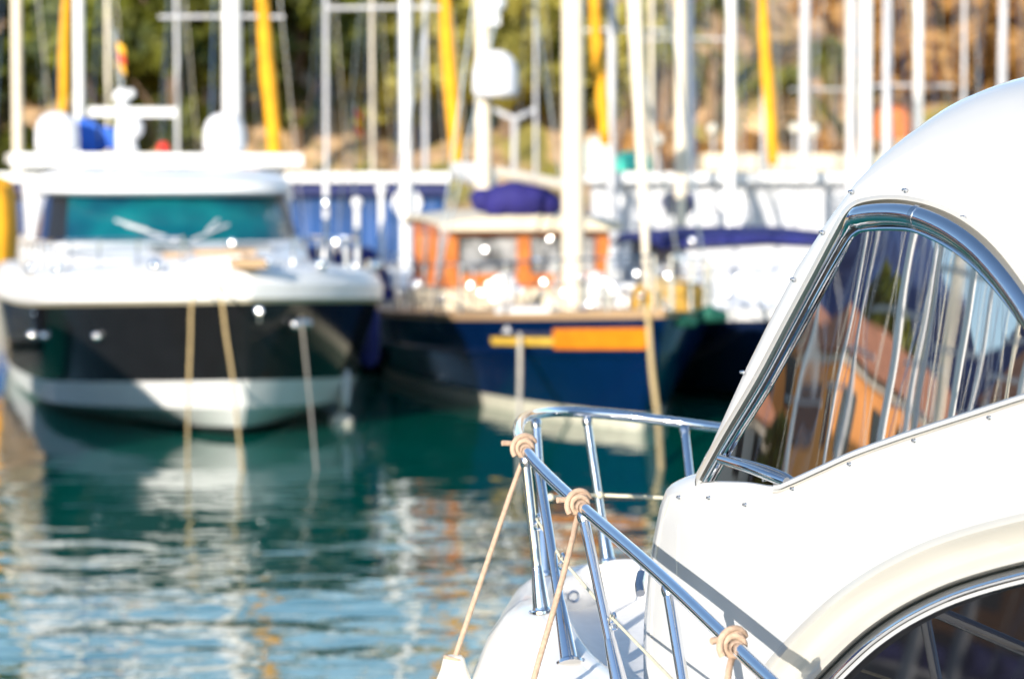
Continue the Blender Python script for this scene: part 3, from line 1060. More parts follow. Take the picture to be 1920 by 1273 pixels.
M['greyrope'] = mat('weathered_rope', (0.36, 0.33, 0.28), 0.85, var=0.2, scale=12)
M['moor'] = mat('hemp_rope', (0.55, 0.40, 0.19), 0.8, var=0.1, scale=20)
mooring('mooring line hanging straight down from the black yacht bow, left one', [(392, 528, 28.75), (362, 556, 28.3), (357, 640, 28.1), (353, 760, 27.6), (352, 880, 26.0)], 0.015, 'moor')
mooring('mooring line slanting down right from the black yacht bow, middle one', [(408, 528, 28.75), (415, 560, 28.3), (424, 630, 28.1), (437, 715, 27.6), (455, 890, 25.7)], 0.015, 'moor')
mooring('grey mooring line from the right shoulder of the black yacht bow', [(552, 515, 30.0), (562, 580, 29.4), (578, 720, 28.4), (594, 890, 25.8)], 0.012, 'greyrope')


def fender_hang(label, u, v0, v1, wpx, d, m):
    p0, p1 = P(u, v0, d), P(u, v1, d)
    t = thing('fender', label, 'fender', (p1.x, p1.y, p1.z))
    h, r = p0.z - p1.z, wpx * d / FPX / 2
    b = MB()
    b.lathe((0, 0, 0), [(0.02, 0), (r * 0.7, 0.04), (r, 0.14), (r, h * 0.85), (r * 0.7, h * 0.95), (0.03, h)], 14)
    b.build('body', m, t)
    b = MB()
    b.tube([(0, 0, h), (0, 0.1, h + 0.5)], 0.015, 6)
    b.build('rope', M['line'], t)


fender_hang('grey white fender low between black yacht and blue ketch', 640, 775, 850, 46, 31.0, M['boot'])
fender_hang('slim pale fender between black yacht and blue ketch, above the wide one', 648, 690, 765, 18, 30.9, M['greymast'])
fender_hang('navy fender at the right shoulder of the black yacht', 690, 565, 690, 44, 32.5, M['bluecanvas'])

shade_yacht = copy_tree(Y)
for ch_ in list(shade_yacht.children):
    if ch_.name.split('.')[0] == 'hardtop':
        for g_ in list(ch_.children):
            for h_ in list(g_.children):
                bpy.data.objects.remove(h_)
            bpy.data.objects.remove(g_)
        bpy.data.objects.remove(ch_)
shade_yacht.location = (-9.25, 14.3, 0)  # unseen yacht copy, added to cast shade on the twin dome yacht's hull
shade_yacht.rotation_euler = (0, 0, 0)
shade_yacht['label'] = 'unseen copy of the black and white motor yacht, added to shade the twin dome one'
# ------------------------------------------------------------------ blue ketch
Kx = thing('ketch', 'navy blue wooden ketch with orange deckhouse, violet sail cover and orange bow board', 'sailboat', (1.66, 29.0, 0), R(11.4))
lv = [(2.2, -0.5, -0.4, 0.8, 0.8, 2), (1.05, 0.0, 0.0, 1.5, 0.72, 1), (0.92, 0.20, 0.15, 1.56, 0.70, 0), (0.35, 0.92, 0.55, 1.82, 0.62, 0), (0.05, 1.32, 0.92, 1.92, 0.58, 3), (0.0, 1.40, 1.0, 1.95, 0.57, 3)]
b, rows = hull(lv, 13.5, 30, stern=0.7)
b.build('hull', [M['navy'], M['boot'], M['antifoul'], M['teak']], Kx)
deck_from(rows[-1], -0.05, 0.02, 0.08).build('deck', M['teak'], Kx)


def board(rowa, rowb, ka, kb, i0, i1, sgn, off=0.02, thick=0.02, sub=3):
    """a plank fixed on the hull side between two stations"""
    b_ = MB()
    rs = []
    for i in range(i0, i1 + 1):
        a_, c_ = rowa[i], rowb[i]
        lo, hi = a_.lerp(c_, ka), a_.lerp(c_, kb)
        q = []
        for p_, o_ in ((lo, 0.0), (lo, off), (hi, off), (hi, 0.0)):
            q.append(Vector((sgn * (p_.x + o_), p_.y - o_ * 0.5, p_.z)))
        rs.append(q)
    b_.rings(rs)
    return b_


board(rows[3], rows[4], 0.12, 0.72, 1, 7, -1, 0.035).build('name_board', M['orange'], Kx, smooth=False)
board(rows[3], rows[4], 0.22, 0.46, 7, 11, -1, 0.02).build('gold_stripe', M['gold'], Kx, smooth=False)
board(rows[3], rows[4], -0.1, 0.0, 1, 29, -1, 0.03).build('rubbing_strake', M['navy'], Kx, smooth=False)
# deckhouse
b = MB()
HW, YF, YB, Z0, Z1 = 1.05, 7.4, 9.9, 0.9, 2.22
b.box((0, (YF + YB) / 2, Z0 + 0.22), (HW * 2 + 0.2, YB - YF + 0.3, 0.5))
dh = b.build('deckhouse', M['cream'], Kx, smooth=False)
b = MB()
for sx in (-1, 1):
    for yy in (YF, YF + 1.25, YB):
        b.box((sx * HW, yy, 1.8), (0.17, 0.17, 0.92))
for xx in (-0.05,):
    b.box((xx, YF, 1.8), (0.17, 0.14, 0.92))
b.box((0, YF, 1.44), (HW * 2, 0.1, 0.26))
b.box((0, YF, 2.16), (HW * 2 + 0.1, 0.12, 0.16))
for sx in (-1, 1):
    b.box((sx * HW, (YF + YB) / 2, 1.42), (0.1, YB - YF - 0.13, 0.2))
    b.box((sx * HW, (YF + YB) / 2, 2.18), (0.12, YB - YF - 0.13, 0.12))
b.build('wooden_frame', M['wood'], dh, smooth=False)
for xx, ww in ((-0.54, 0.86), (0.5, 0.88)):
    b = MB()
    b.box((xx, YF + 0.02, 1.82), (ww, 0.03, 0.6))
    b.build('window', M['paleglass'], dh, smooth=False)
for sx in (-1, 1):
    for k in range(2):
        b = MB()
        b.box((sx * (HW - 0.02), YF + 0.63 + 1.25 * k, 1.82), (0.03, 1.1, 0.6))
        b.build('window', M['paleglass'] if sx < 0 else M['darkglass'], dh, smooth=False)
b = MB()
rs = []
for yy, zz in ((YF - 0.35, 2.22), (YF - 0.3, 2.27), (YF + 1, 2.34), (YB, 2.34), (YB + 0.3, 2.26)):
    rs.append([Vector((sx * (HW + 0.2), yy, zz + dz)) for sx, dz in ((-1, 0), (-0.5, 0.07), (0, 0.1), (0.5, 0.07), (1, 0), (1, -0.06), (-1, -0.06))])
b.rings(rs)
b.build('roof', M['cream'], dh)
b = MB()
pts, rr = [], []
cA, cB = rel(P(888, 380, 36.0), Kx), rel(P(1050, 382, 36.0), Kx)
for i in range(15):
    s_ = i / 14
    pts.append(cA.lerp(cB, s_) + Vector((0, 0.05 * math.sin(s_ * 9), 0.05 * math.sin(s_ * math.pi) + 0.02 * math.sin(s_ * 19))))
    rr.append(0.05 + 0.185 * math.sin(math.pi * (0.06 + 0.88 * s_)) ** 0.6 + 0.018 * math.sin(i * 2.1))
b.tube(pts, rr, 14)
b.build('sail_cover', M['violet'], Kx)
b = MB()
b.tube([(0, 4.5, 0.9), (-0.02, 4.6, 15)], [0.145, 0.12], 14)
ms = b.build('main_mast', M['creammast'], Kx)
b = MB()
b.tube([(0, 4.7, 2.75), (0, 9.3, 2.95)], 0.08, 8)
b.build('boom', M['creammast'], ms)
for z, k in ((5.4, 1.0),):
    b = MB()
    b.tube([(-k, 4.6, z), (0, 4.55, z), (k, 4.6, z)], 0.05, 6)
    b.build('spreader', M['greymast'], ms)
b = MB()
b.tube([(0, 10.5, 0.9), (-0.02, 10.55, 11)], [0.13, 0.10], 12)
mz = b.build('mizzen_mast', M['creammast'], Kx)
b = MB()
bullet(b, (0.12, 10.2, 4.05), 0.34, 0.68)
b.build('radome', mat('pearl_radome', (0.76, 0.76, 0.80), 0.5, var=0.02), mz)
b = MB()
b.ball((0.17, 10.3, 5.42), 0.13)
b.box((0.13, 10.4, 5.25), (0.16, 0.16, 0.3))
b.build('radar_scanner', M['white'], mz)
b = MB()
b.tube([(0.05, 10.6, 2.9), (0.0, 12.5, 3.0)], [0.2, 0.14], 10)
b.build('mizzen_sail_cover', M['white'], mz)
# forestay with cream furled sail
b = MB()
q0, q1 = rel(P(1214, 545, 29.6), Kx), rel(P(1190, 0, 30.8), Kx)
pts, rr = [], []
for i in range(16):
    s = i / 15 * 2.2
    pts.append(q0.lerp(q1, s))
    rr.append(0.035 + 0.055 * min(1, s * 1.1) - 0.02 * max(0, s - 1.2))
b.tube(pts, rr, 10)
b.build('furled_genoa', M['creammast'], Kx)
b = MB()
for sgn in (-1, 1):
    pts = [Vector((p.x * sgn * 0.97, p.y, p.z + 0.6)) for p in rows[-1][1:28:3]]
    b.tube(pts, 0.014, 6)
    b.tube([p - Vector((0, 0, 0.28)) for p in pts], 0.010, 6)
    for p in pts:
        b.tube([p, p - Vector((0, 0, 0.6))], 0.02, 6)
    b.tube([(sgn * 1.8, 4.6, 1.1), (0, 4.6, 14)], 0.016, 5)
    b.tube([(sgn * 1.7, 5.3, 1.1), (0, 4.6, 9)], 0.016, 5)
    b.tube([(sgn * 1.5, 10.8, 1.0), (0, 10.5, 10.5)], 0.014, 5)
b.build('rigging', M['steel'], Kx)
for sx, yy, r in ((0.25, 2.6, 0.2), (-0.5, 6.3, 0.16), (0.7, 6.2, 0.17)):
    b = MB()
    b.lathe((sx, yy, 1.05), [(r * 0.5, 0), (r * 0.5, 0.15), (r, 0.25), (r, 0.42), (r * 0.6, 0.55), (0.02, 0.58)], 14)
    b.build('ventilator', M['white'], Kx)
rnd = random.Random(21)
for k in range(34):
    yy = rnd.uniform(0.5, 8.5)
    hw = 0.1 + 1.75 * min(1, yy / 5)
    b = MB()
    r = rnd.uniform(0.03, 0.05)
    xx, zz = rnd.uniform(-hw, hw), 1.28 - 0.02 * yy + rnd.uniform(0.0, 0.5)
    b.ball((xx, yy, zz), r)  # polished balls added to catch the sun as sparkles
    b.tube([(xx, yy, zz), (xx, yy, 0.98)], 0.016, 6)
    b.build('sparkle_fitting', M['spark'], Kx)
for k in range(26):
    yy = rnd.uniform(0.6, 7.0)
    hw = 0.15 + 1.6 * min(1, yy / 5)
    glint(Kx, 'sparkle_fitting', (rnd.uniform(-hw, hw), yy, 1.42 - 0.02 * yy + rnd.uniform(0.0, 0.35)), 0.15 + 0.05 * rnd.random(), rnd_=rnd)
for px_, py_, pz_ in ((-0.6, 7.3, 1.9), (0.3, 7.3, 2.05), (0.1, 7.2, 1.75)):
    glint(Kx, 'sparkle_fitting', (px_, py_, pz_), 0.17)
for k in range(7):
    yy = rnd.uniform(2.0, 6.8)
    b = MB()
    b.box((rnd.uniform(-1.1, 0.9), yy, 1.18), (rnd.uniform(0.25, 0.6), 0.5, rnd.uniform(0.2, 0.36)), rnd.uniform(-0.4, 0.4))
    b.build('deck_locker', [M['white'], M['cream'], M['bluecanvas'], M['white'], M['teak'], M['navy2'], M['cream']][k], Kx, smooth=False)
b = MB()
bag = [(0.55, 0.0), (0.6, 0.2), (0.55, 0.4), (0.3, 0.5), (0.03, 0.52)]
b.lathe((0.62, 2.2, 1.18), [(r * 0.75, h) for r, h in bag], 14)
b.build('sail_bag', M['mustard'], Kx)
for sx, yy, zz in ((0.25, 0.5, 1.25), (0.75, 1.0, 1.28)):
    b = MB()
    b.tube([(sx - 0.2, yy, zz), (sx, yy - 0.1, zz + 0.04), (sx + 0.22, yy, zz)], [0.06, 0.1, 0.06], 10)
    b.build('rolled_cloth', M['green'], Kx)
mooring('pale mooring line hanging down the blue ketch side to the water', [(975, 595, 31.5), (975, 700, 30.5), (973, 800, 29.0), (972, 900, 26.5)], 0.026, 'boot')
mooring('cream mooring line running down from the blue ketch bow past the cruiser rail', [(1214, 575, 29.2), (1222, 690, 28.6), (1234, 790, 27.8), (1240, 890, 25.9)], 0.03, 'moor')

# ------------------------------------------------------------------ right hand boat with bimini
Bt = thing('motor_boat', 'navy motor boat with blue bimini and white cockpit sides behind the windscreen pillar', 'motor boat', (3.95, 33.0, 0), R(8))
lv = [(1.4, -0.3, -0.3, 0.8, 0.5, 2), (0.7, 0.1, 0.05, 1.3, 0.4, 0), (0.05, 1.1, 0.85, 1.55, 0.36, 1), (0.0, 1.25, 1.0, 1.6, 0.36, 1)]
b, rows = hull(lv, 9.0, 22, stern=0.92)
b.build('hull', [M['navy2'], M['white'], M['antifoul']], Bt)
deck_from(rows[-1], -0.02).build('deck', M['deckwhite'], Bt)
b = MB()
b.rings([[Vector((sx * w_, yy, z)) for sx, yy in ((-1, 3.2 + k), (1, 3.2 + k), (1, 7.5), (-1, 7.5))] for z, w_, k in ((1.0, 1.25, 0), (1.5, 1.2, 0.3), (1.95, 1.1, 0.6))])
ck = b.build('cockpit_tent', M['pale'], Bt, smooth=False)
b = MB()
rs = []
for yy, zz in ((3.6, 2.0), (3.9, 2.07), (5.5, 2.11), (7.2, 2.06), (7.6, 1.98)):
    rs.append([Vector((sx * 1.45, yy, zz + dz)) for sx, dz in ((-1, -0.12), (-0.9, 0.0), (-0.4, 0.07), (0.4, 0.07), (0.9, 0), (1, -0.12), (0.85, -0.08), (0, 0.0), (-0.85, -0.08))])
b.rings(rs)
b.build('bimini', M['bluecanvas'], Bt)
b = MB()
for sx in (-1, 1):
    for yy in (3.7, 5.4, 7.3):
        b.tube([(sx * 1.35, yy, 2.1), (sx * 1.45, 5.2 + (yy - 5.4) * 0.4, 1.0)], 0.018, 6)
b.build('bimini_frame', M['steel'], Bt)
b = MB()
for sgn in (-1, 1):
    pts = [Vector((p.x * sgn * 0.95, p.y, p.z + 0.5)) for p in rows[-1][1:16:3]]
    b.tube(pts, 0.018, 6)
    for p in pts:
        b.tube([p, p - Vector((0, 0, 0.5))], 0.016, 6)
b.build('bow_rail', M['chrome'], Bt)

for px_, py_, pz_ in ((-1.2, 1.6, 1.75), (-0.9, 1.2, 1.6), (-1.3, 2.2, 2.05), (-0.5, 0.7, 1.5), (-1.1, 1.0, 1.4), (-1.35, 2.8, 1.8)):
    glint(Bt, 'sparkle_fitting', (px_, py_, pz_), 0.18)
# small day boat between yacht and ketch
Db = thing('day_boat', 'small white day boat with blue cover wedged between black yacht and blue ketch', 'motor boat', (-2.55, 39.0, 0), R(6))
lv = [(1.1, -0.3, -0.3, 0.6, 0.5, 1), (0.6, 0.1, 0.05, 1.0, 0.4, 0), (0.0, 1.1, 0.8, 1.2, 0.36, 0)]
b, rows = hull(lv, 6.5, 18, stern=0.92)
b.build('hull', [M['white'], M['antifoul']], Db)
deck_from(rows[-1], -0.02).build('deck', M['deckwhite'], Db)
b = MB()
b.rings([[Vector((sx * w_, yy, z)) for sx, yy in ((-1, 2.2 + k), (1, 2.2 + k), (1, 5.5), (-1, 5.5))] for z, w_, k in ((0.9, 0.95, 0), (1.4, 0.92, 0.3), (1.75, 0.7, 0.9))])
b.build('boat_cover', M['bluecanvas'], Db, smooth=False)
b = MB()
for sx, h in ((-0.7, 2.6), (-0.1, 2.9), (0.4, 2.5), (0.8, 2.7)):
    b.tube([(sx, 2.0 + sx, 0.9), (sx, 2.0 + sx, h)], 0.045, 8)
    b.ball((sx, 2.0 + sx, h), 0.09)
b.build('rod_holder', M['white'], Db)

# ------------------------------------------------------------------ foreground cruiser
ROOT = Vector((0.9, 5.5, 0))
F = thing('motor_cruiser', 'white motor cruiser with polished bow rail and curved reflecting windscreen, sharp in the foreground', 'motor boat', ROOT)


def fb(mbd, name, m, parent=F, smooth=True, auto=None):
    return mbd.build(name, m, parent, smooth, True, auto)


PN = Vector((-0.866, -0.5, 0.15)).normalized()
PP = Pk(1215, 1040, 5.1)
E1 = Vector((0.5, -0.866, 0)).normalized()
E2 = PN.cross(E1)
if E2.z < 0:
    E2 = -E2
WIN = Vector((0.866, 0.5, 0)).normalized()   # towards the starboard side


def curve_off(a, b_):
    # gentle roundness of the moulded superstructure: rolls in towards the roof and towards the bow
    o = 0.0
    if b_ > 0.62:
        o -= 0.42 * (b_ - 0.62) ** 2
    if a < 0.12:
        o -= 0.9 * (0.12 - a) ** 2
    return o


def S(u, v, off=0.0, curved=True):
    r = ray(u, v)
    o = off
    for _ in range(10):
        d = ((PP + PN * o) - C0).dot(PN) / r.dot(PN)
        p = C0 + r * d
        if not curved:
            return p
        q = p - PP
        o = off + curve_off(q.dot(E1), q.dot(E2))
    return p


def cat2(pts, n=6):
    return [(p.x, p.y) for p in catmull([(x, y, 0) for x, y in pts], n)]


def inside(poly, x, y):
    c, j = False, len(poly) - 1
    for i in range(len(poly)):
        xi, yi = poly[i]
        xj, yj = poly[j]
        if (yi > y) != (yj > y) and x < (xj - xi) * (y - yi) / (yj - yi) + xi:
            c = not c
        j = i
    return c


def panel(outline, off=0.0, step=22, curved=True, rim=0.04, fn=None):
    """mesh of a panel lying on the moulded surface, its rim turned in to give it thickness"""
    fn = fn or (lambda u, v: S(u, v, off, curved))
    xs, ys = [p[0] for p in outline], [p[1] for p in outline]
    pts = [Vector(p) for p in outline]
    n = len(pts)
    x = min(xs) + step / 2
    while x < max(xs):
        y = min(ys) + step / 2
        while y < max(ys):
            if inside(outline, x, y) and min((Vector((x, y)) - q).length for q in pts[:n]) > step * 0.45:
                pts.append(Vector((x, y)))
            y += step
        x += step
    vs_, es_, fs_, *_ = delaunay_2d_cdt(pts, [], [list(range(n))], 1, 1e-4)
    b_ = MB()
    P3 = [fn(p.x, p.y) for p in vs_]
    fl = []
    for f in fs_:
        a_, c_, e_ = (P3[i] for i in f[:3])
        nn = (c_ - a_).cross(e_ - a_)
        fl.append(list(f) if nn.dot(PN) > 0 else list(f)[::-1])
    b_.add(P3, fl)
    if rim:
        ring0 = [fn(*p) for p in outline]
        ring1 = [p - PN * rim for p in ring0]
        b_.rings([ring0 + [ring0[0]], ring1 + [ring1[0]]], closed=False)
    return b_


def shift(path, px):
    """offset a pixel path to its left-hand side by px (list or number)"""
    out = []
    for i, p in enumerate(path):
        a_, c_ = path[max(0, i - 1)], path[min(len(path) - 1, i + 1)]
        tx, ty = c_[0] - a_[0], c_[1] - a_[1]
        L = math.hypot(tx, ty) or 1
        k = px[i] if isinstance(px, (list, tuple)) else px
        out.append((p[0] - ty / L * k, p[1] + tx / L * k))
    return out


# silhouettes and seams, traced as curves that lie on the moulded side of the superstructure
FRONT = cat2([(1222, 1520), (1206, 1400), (1200, 1300), (1198, 1200), (1203, 1110), (1213, 1030), (1226, 962), (1236, 930), (1246, 917), (1270, 907), (1300, 898)], 4)
PILLAR = [(1284, 930), (1300, 898), (1325, 846), (1348, 795), (1395, 692), (1442, 596), (1490, 505), (1545, 420), (1600, 345)]
ROOF = cat2([(1600, 345), (1645, 296), (1720, 238), (1775, 208), (1840, 186), (1920, 172), (2000, 166), (2120, 166), (2300, 180)], 4)
SILL = cat2([(1322, 903), (1400, 905), (1450, 912), (1478, 904), (1540, 876), (1600, 849), (1680, 820), (1750, 797), (1840, 768), (1920, 742), (2050, 703), (2300, 640)], 4)
WINO = cat2([(1316, 902), (1360, 822), (1425, 712), (1480, 608), (1530, 515), (1572, 436), (1596, 398), (1626, 384), (1680, 380), (1740, 391), (1800, 418), (1860, 467), (1920, 545), (1990, 660), (2060, 760)], 4)
GLS = cat2([(1325, 899), (1370, 824), (1432, 727), (1490, 622), (1540, 530), (1584, 455), (1602, 434), (1625, 426), (1680, 424), (1724, 431), (1790, 465), (1850, 516), (1920, 603), (1990, 720), (2050, 780)], 4)
MOULD = cat2([(1330, 1520), (1372, 1370), (1400, 1300), (1440, 1237), (1505, 1167), (1574, 1106), (1661, 1050), (1770, 1002), (1920, 961), (2100, 930), (2300, 915)], 5)

RPX = 26
front_in = shift(FRONT, 14)
pill_in = shift(PILLAR, 10)
roof_in = shift(ROOF, [10 + min(34, i * 3) for i in range(len(ROOF))])

# lower side panel
low = front_in[:-1] + [(1318, 905)] + SILL[1:] + MOULD[::-1]
fb(panel(low, 0.0, 26), 'side_panel', M['gel'], auto=60)
# upper shell: pillar and roof side round the window
upp = pill_in + roof_in[1:] + [(2300, 640), (2060, 700)] + [p for p in WINO[::-1] if not (p[0] > 2040)]
fb(panel(upp, -0.006, 24), 'roof_shell', M['gel'], auto=60)


# rounded edge and the far side: the profile runs across the beam
def across(path, pin, offs, name, beam=1.9):
    b_ = MB()
    rs = []
    for k in range(6):
        ph = R(90) * k / 5
        row = []
        for i, (q, e) in enumerate(zip(path, pin)):
            base = S(e[0], e[1], offs)
            outp = S(q[0], q[1], offs)
            m_ = outp - base
            r_ = m_.length
            row.append(base + m_ * (2.0 * math.sin(ph)) + WIN * (2.0 * r_ * (1 - math.cos(ph))))
        rs.append(row)
    rs.append([p + WIN * (beam * 0.5) + Vector((0, 0, 0.03)) for p in rs[-1]])
    rs.append([p + WIN * (beam * 0.5) - Vector((0, 0, 0.03)) for p in rs[-1]])
    b_.rings(rs, closed=False)
    fb(b_, name, M['gel'], auto=60)


across(FRONT, front_in, 0.0, 'cabin_front')
across(PILLAR, pill_in, -0.006, 'windscreen_pillar')
across(ROOF, roof_in, -0.006, 'roof_top')

# hump on the roof
HUMP = cat2([(1722, 246), (1750, 224), (1778, 200), (1820, 165), (1865, 141), (1920, 123), (2000, 108), (2120, 110), (2250, 140)], 5)
b = MB()
rs = []
n_h = len(HUMP)
for k in range(7):
    ph = R(90) * k / 6
    row = []
    for i, (x, y) in enumerate(HUMP):
        bx = 1722 + (2250 - 1722) * i / (n_h - 1)
        top = S(x, y, -0.03 - 0.13 * min(1, (bx - 1722) / 140))
        bot = S(bx, 246 - 62 * math.sin(math.pi * min(1, 0.5 * (bx - 1722) / 190)), -0.03)
        row.append(bot.lerp(top, math.sin(ph)) + PN * (0.10 * (1 - math.sin(ph)) * 0 - 0.16 * (1 - math.cos(ph)) * 0) + WIN * (0.10 * (1 - math.cos(ph))))
    rs.append(row)
rs.append([p + WIN * 0.9 for p in rs[-1]])
b.rings(rs, closed=False)
b.add([r_[0] for r_ in rs], [tuple(range(len(rs)))])
fb(b, 'roof_hump', M['gel'], auto=70)

# window: recess, cream moulding, chrome trim, black gasket, glass
b = MB()
ringA = [S(x, y, -0.004) for x, y in WINO]
wl = shift(WINO, -9)
ringB = [S(x, y, 0.010) for x, y in shift(WINO, -6)]
ringC = [S(x, y, 0.006) for x, y in shift(WINO, -13)]
ringD = [S(x, y, -0.03) for x, y in shift(WINO, -17)]
b.rings([ringA, ringB, ringC, ringD], closed=False)
fb(b, 'window_moulding', M['gel_cream'], auto=50)
nW = len(WINO)
mid = [((a[0] + c[0] * 1.0) / 2.0, (a[1] + c[1]) / 2.0) for a, c in zip(WINO, GLS)]
b = MB()
rr = []
for i in range(nW):
    s = i / (nW - 1)
    rr.append(0.006 + 0.019 * max(0, min(1, (s - 0.36) / 0.10)))
pth = [S(x, y, 0.0) for x, y in mid]
b.tube(pth, rr, 12)
fb(b, 'chrome_trim', M['chrome'])
b = MB()
b.tube([S(x, y, -0.004) for x, y in shift(GLS, 5)], 0.0045, 8)
fb(b, 'chrome_bead', M['chrome'])
b = MB()
b.tube([S(x, y, -0.008) for x, y in shift(GLS, 0)], 0.0045, 8)
fb(b, 'gasket', M['black'])
b = MB()
k_j = min(range(nW), key=lambda i: abs(mid[i][0] - 1722) + (0 if mid[i][1] < 500 else 1e4))
b.tube([pth[k_j], pth[k_j] * 0.4 + pth[k_j + 1] * 0.6], rr[k_j] + 0.0012, 14)
fb(b, 'trim_joint', M['steel'])


def glass_fn(u, v):
    p = S(u, v, -0.008, False)
    q = (p - PP).dot(E1)
    o = -0.008 - 0.055 * (q - 0.36) ** 2
    return S(u, v, o, False)


gl = [(x, y) for x, y in GLS] + [(2050, 700)] + [(x, y + 14) for x, y in SILL[::-1] if x < 2040]
fb(panel(gl, 0, 18, False, 0.0, glass_fn), 'windscreen_glass', M['mirrorglass'], auto=60)
# sill lip
b = MB()
lip = [p for p in SILL if p[0] > 1440]
b.rings([[S(x, y + 7, 0.001) for x, y in lip], [S(x, y + 5, 0.010) for x, y in lip], [S(x, y - 2, 0.012) for x, y in lip], [S(x, y - 5, 0.004) for x, y in lip], [S(x, y - 5, -0.03) for x, y in lip]], closed=False)
fb(b, 'sill_lip', M['gel'], auto=60)
b = MB()
b.tube([S(x, y + 11, 0.0) for x, y in lip], 0.0022, 6)
fb(b, 'sill_seam', M['seam'])
# shelf in front of the glass foot
sh = [p for p in SILL if p[0] <= 1480]
b = MB()
b.rings([[S(x, y, 0.0) for x, y in sh], [S(x, y - 3, -0.012) for x, y in sh], [S(x, y - 7, -0.034) for x, y in sh]], closed=False)
fb(b, 'sill_shelf', M['gel'], auto=60)
# tube modelled as the reflection of the near rail in the glass
b = MB()
b.tube(catmull([S(1352, 861, 0.0), S(1400, 876, 0.012), S(1440, 891, 0.012), S(1474, 904, 0.0)], 5), 0.0115, 12)
b.tube([S(1432, 888, 0.01), S(1433, 904, -0.02)], 0.006, 8)
fb(b, 'rail_reflection', M['chrome'])

# lower window: moulding sweep, trim, glass
b = MB()
prof = [(0, 0.0), (6, 0.010), (14, 0.012), (22, 0.004), (36, -0.014), (54, -0.026), (66, -0.020), (76, -0.006), (88, -0.004), (94, -0.018), (96, -0.035)]
rs = [[S(x, y, o) for x, y in shift(MOULD, k)] for k, o in prof]
b.rings(rs, closed=False)
fb(b, 'arch_moulding', M['gel_cream'], auto=60)
b = MB()
b.rings([[S(x, y, o) for x, y in shift(MOULD, k)] for k, o in ((96, -0.034), (100, -0.016), (112, -0.012), (118, -0.020), (119, -0.034))], closed=False)
fb(b, 'arch_trim', M['chrome'], auto=60)
b = MB()
b.rings([[S(x, y, o) for x, y in shift(MOULD, k)] for k, o in ((119, -0.034), (121, -0.022), (128, -0.022), (130, -0.036))], closed=False)
fb(b, 'arch_inner_lip', M['gel'], auto=60)
inn = shift(MOULD, 129)
gl2 = inn + [(2300, 1520)]
fb(panel(gl2, -0.034, 40, False, 0.0), 'cabin_window_glass', mat('black_tinted_glass', (0.006, 0.006, 0.008), 0.02, ior=1.75, var=0), auto=60)

# snap studs round the windows
STUDS = [(1596, 360), (1697, 357), (1806, 408), (1541, 436), (1487, 524), (1392, 698), (1856, 783), (1715, 826), (1594, 870), (1487, 916), (1398, 946), (1330, 933), (1274, 932)]
for (x, y) in STUDS:
    b = MB()
    c = S(x, y, 0.0)
    b.lathe(c, [(0.0046, -0.004), (0.0046, 0.001), (0.0030, 0.002), (0.0026, 0.004), (0.0035, 0.0055), (0.0029, 0.007), (0.0004, 0.0074)], 12, PN)
    fb(b, 'snap_stud', M['steel'])
# moulded seams on the cabin front
for pts in ([(1256, 930), (1240, 985), (1228, 1060), (1222, 1150), (1220, 1290)], [(1272, 985), (1269, 1060), (1268, 1140), (1270, 1290)]):
    b = MB()
    b.tube([S(x, y, 0.0005) for x, y in cat2(pts, 5)], 0.0022, 6)
    fb(b, 'moulded_seam', M['gel_cream'])

# ---- foredeck and hull
EDGE = catmull([Pk(1900, 1950, 3.05), Pk(1560, 1650, 3.75), Pk(1310, 1425, 4.45), Pk(1165, 1300, 4.95), Pk(1070, 1225, 5.22), Pk(1018, 1146, 5.45), Pk(1004, 1110, 5.8),
                Pk(1022, 1080, 6.1), Pk(1064, 1066, 6.28), Pk(1140, 1052, 6.32), Pk(1230, 1050, 6.2), Pk(1420, 1062, 5.9), Pk(1800, 1100, 5.3)], 6)
nE = len(EDGE)
outs = []
for i, p in enumerate(EDGE):
    t_ = EDGE[min(nE - 1, i + 1)] - EDGE[max(0, i - 1)]
    o_ = Vector((-t_.y, t_.x, 0)).normalized()
    if i == 0 and o_.x > 0:
        pass
    outs.append(o_)
if outs[6].x > 0:
    outs = [-o for o in outs]
sec = [(0, 0.0), (0.05, -0.004), (0.09, -0.026), (0.135, -0.075), (0.17, -0.15), (0.19, -0.28), (0.18, -0.5), (0.09, -1.0), (-0.03, -1.5), (-0.08, -1.8)]
rs = []
for (o, dz) in sec:
    row = []
    for i, p in enumerate(EDGE):
        s = i / (nE - 1)
        k = 1.45 - 0.75 * max(0, min(1, (s - 0.30) / 0.2))
        q = p + outs[i] * (o * k)
        q.z = p.z + dz
        if dz < -1.6:
            q.z = -0.15
        row.append(q)
    rs.append(row)
b = MB()
b.rings(rs, closed=False)
fb(b, 'hull', M['hullwhite'], auto=70)
# bulwark cap, inner wall, deck
inw = [(0.0, 0.0), (-0.012, 0.004), (-0.045, 0.004), (-0.055, -0.006), (-0.062, None)]
b = MB()
def dep(i):
    return -(0.03 + 0.075 * max(0, min(1, (i / (nE - 1) - 0.42) / 0.2)))


b.rings([[p + outs[i] * o + Vector((0, 0, dep(i) - 0.005 if dz is None else dz)) for i, p in enumerate(EDGE)] for o, dz in inw], closed=False)
fb(b, 'bulwark', M['hullwhite'], auto=50)
b = MB()
dk = [p + outs[i] * -0.060 + Vector((0, 0, dep(i))) for i, p in enumerate(EDGE)]
left, right = dk[:nE // 2 + 1], dk[nE // 2:][::-1]
m_ = min(len(left), len(right))
tip = dk[nE // 2]
rows_d = []
for i in range(24):
    s = i / 23
    a_ = left[int(round(s * (len(left) - 1)))]
    c_ = right[int(round(s * (len(right) - 1)))]
    rows_d.append([a_.lerp(c_, k / 8) for k in range(9)])
b.rings(rows_d, closed=False)
fb(b, 'foredeck', M['deckwhite'], auto=60)
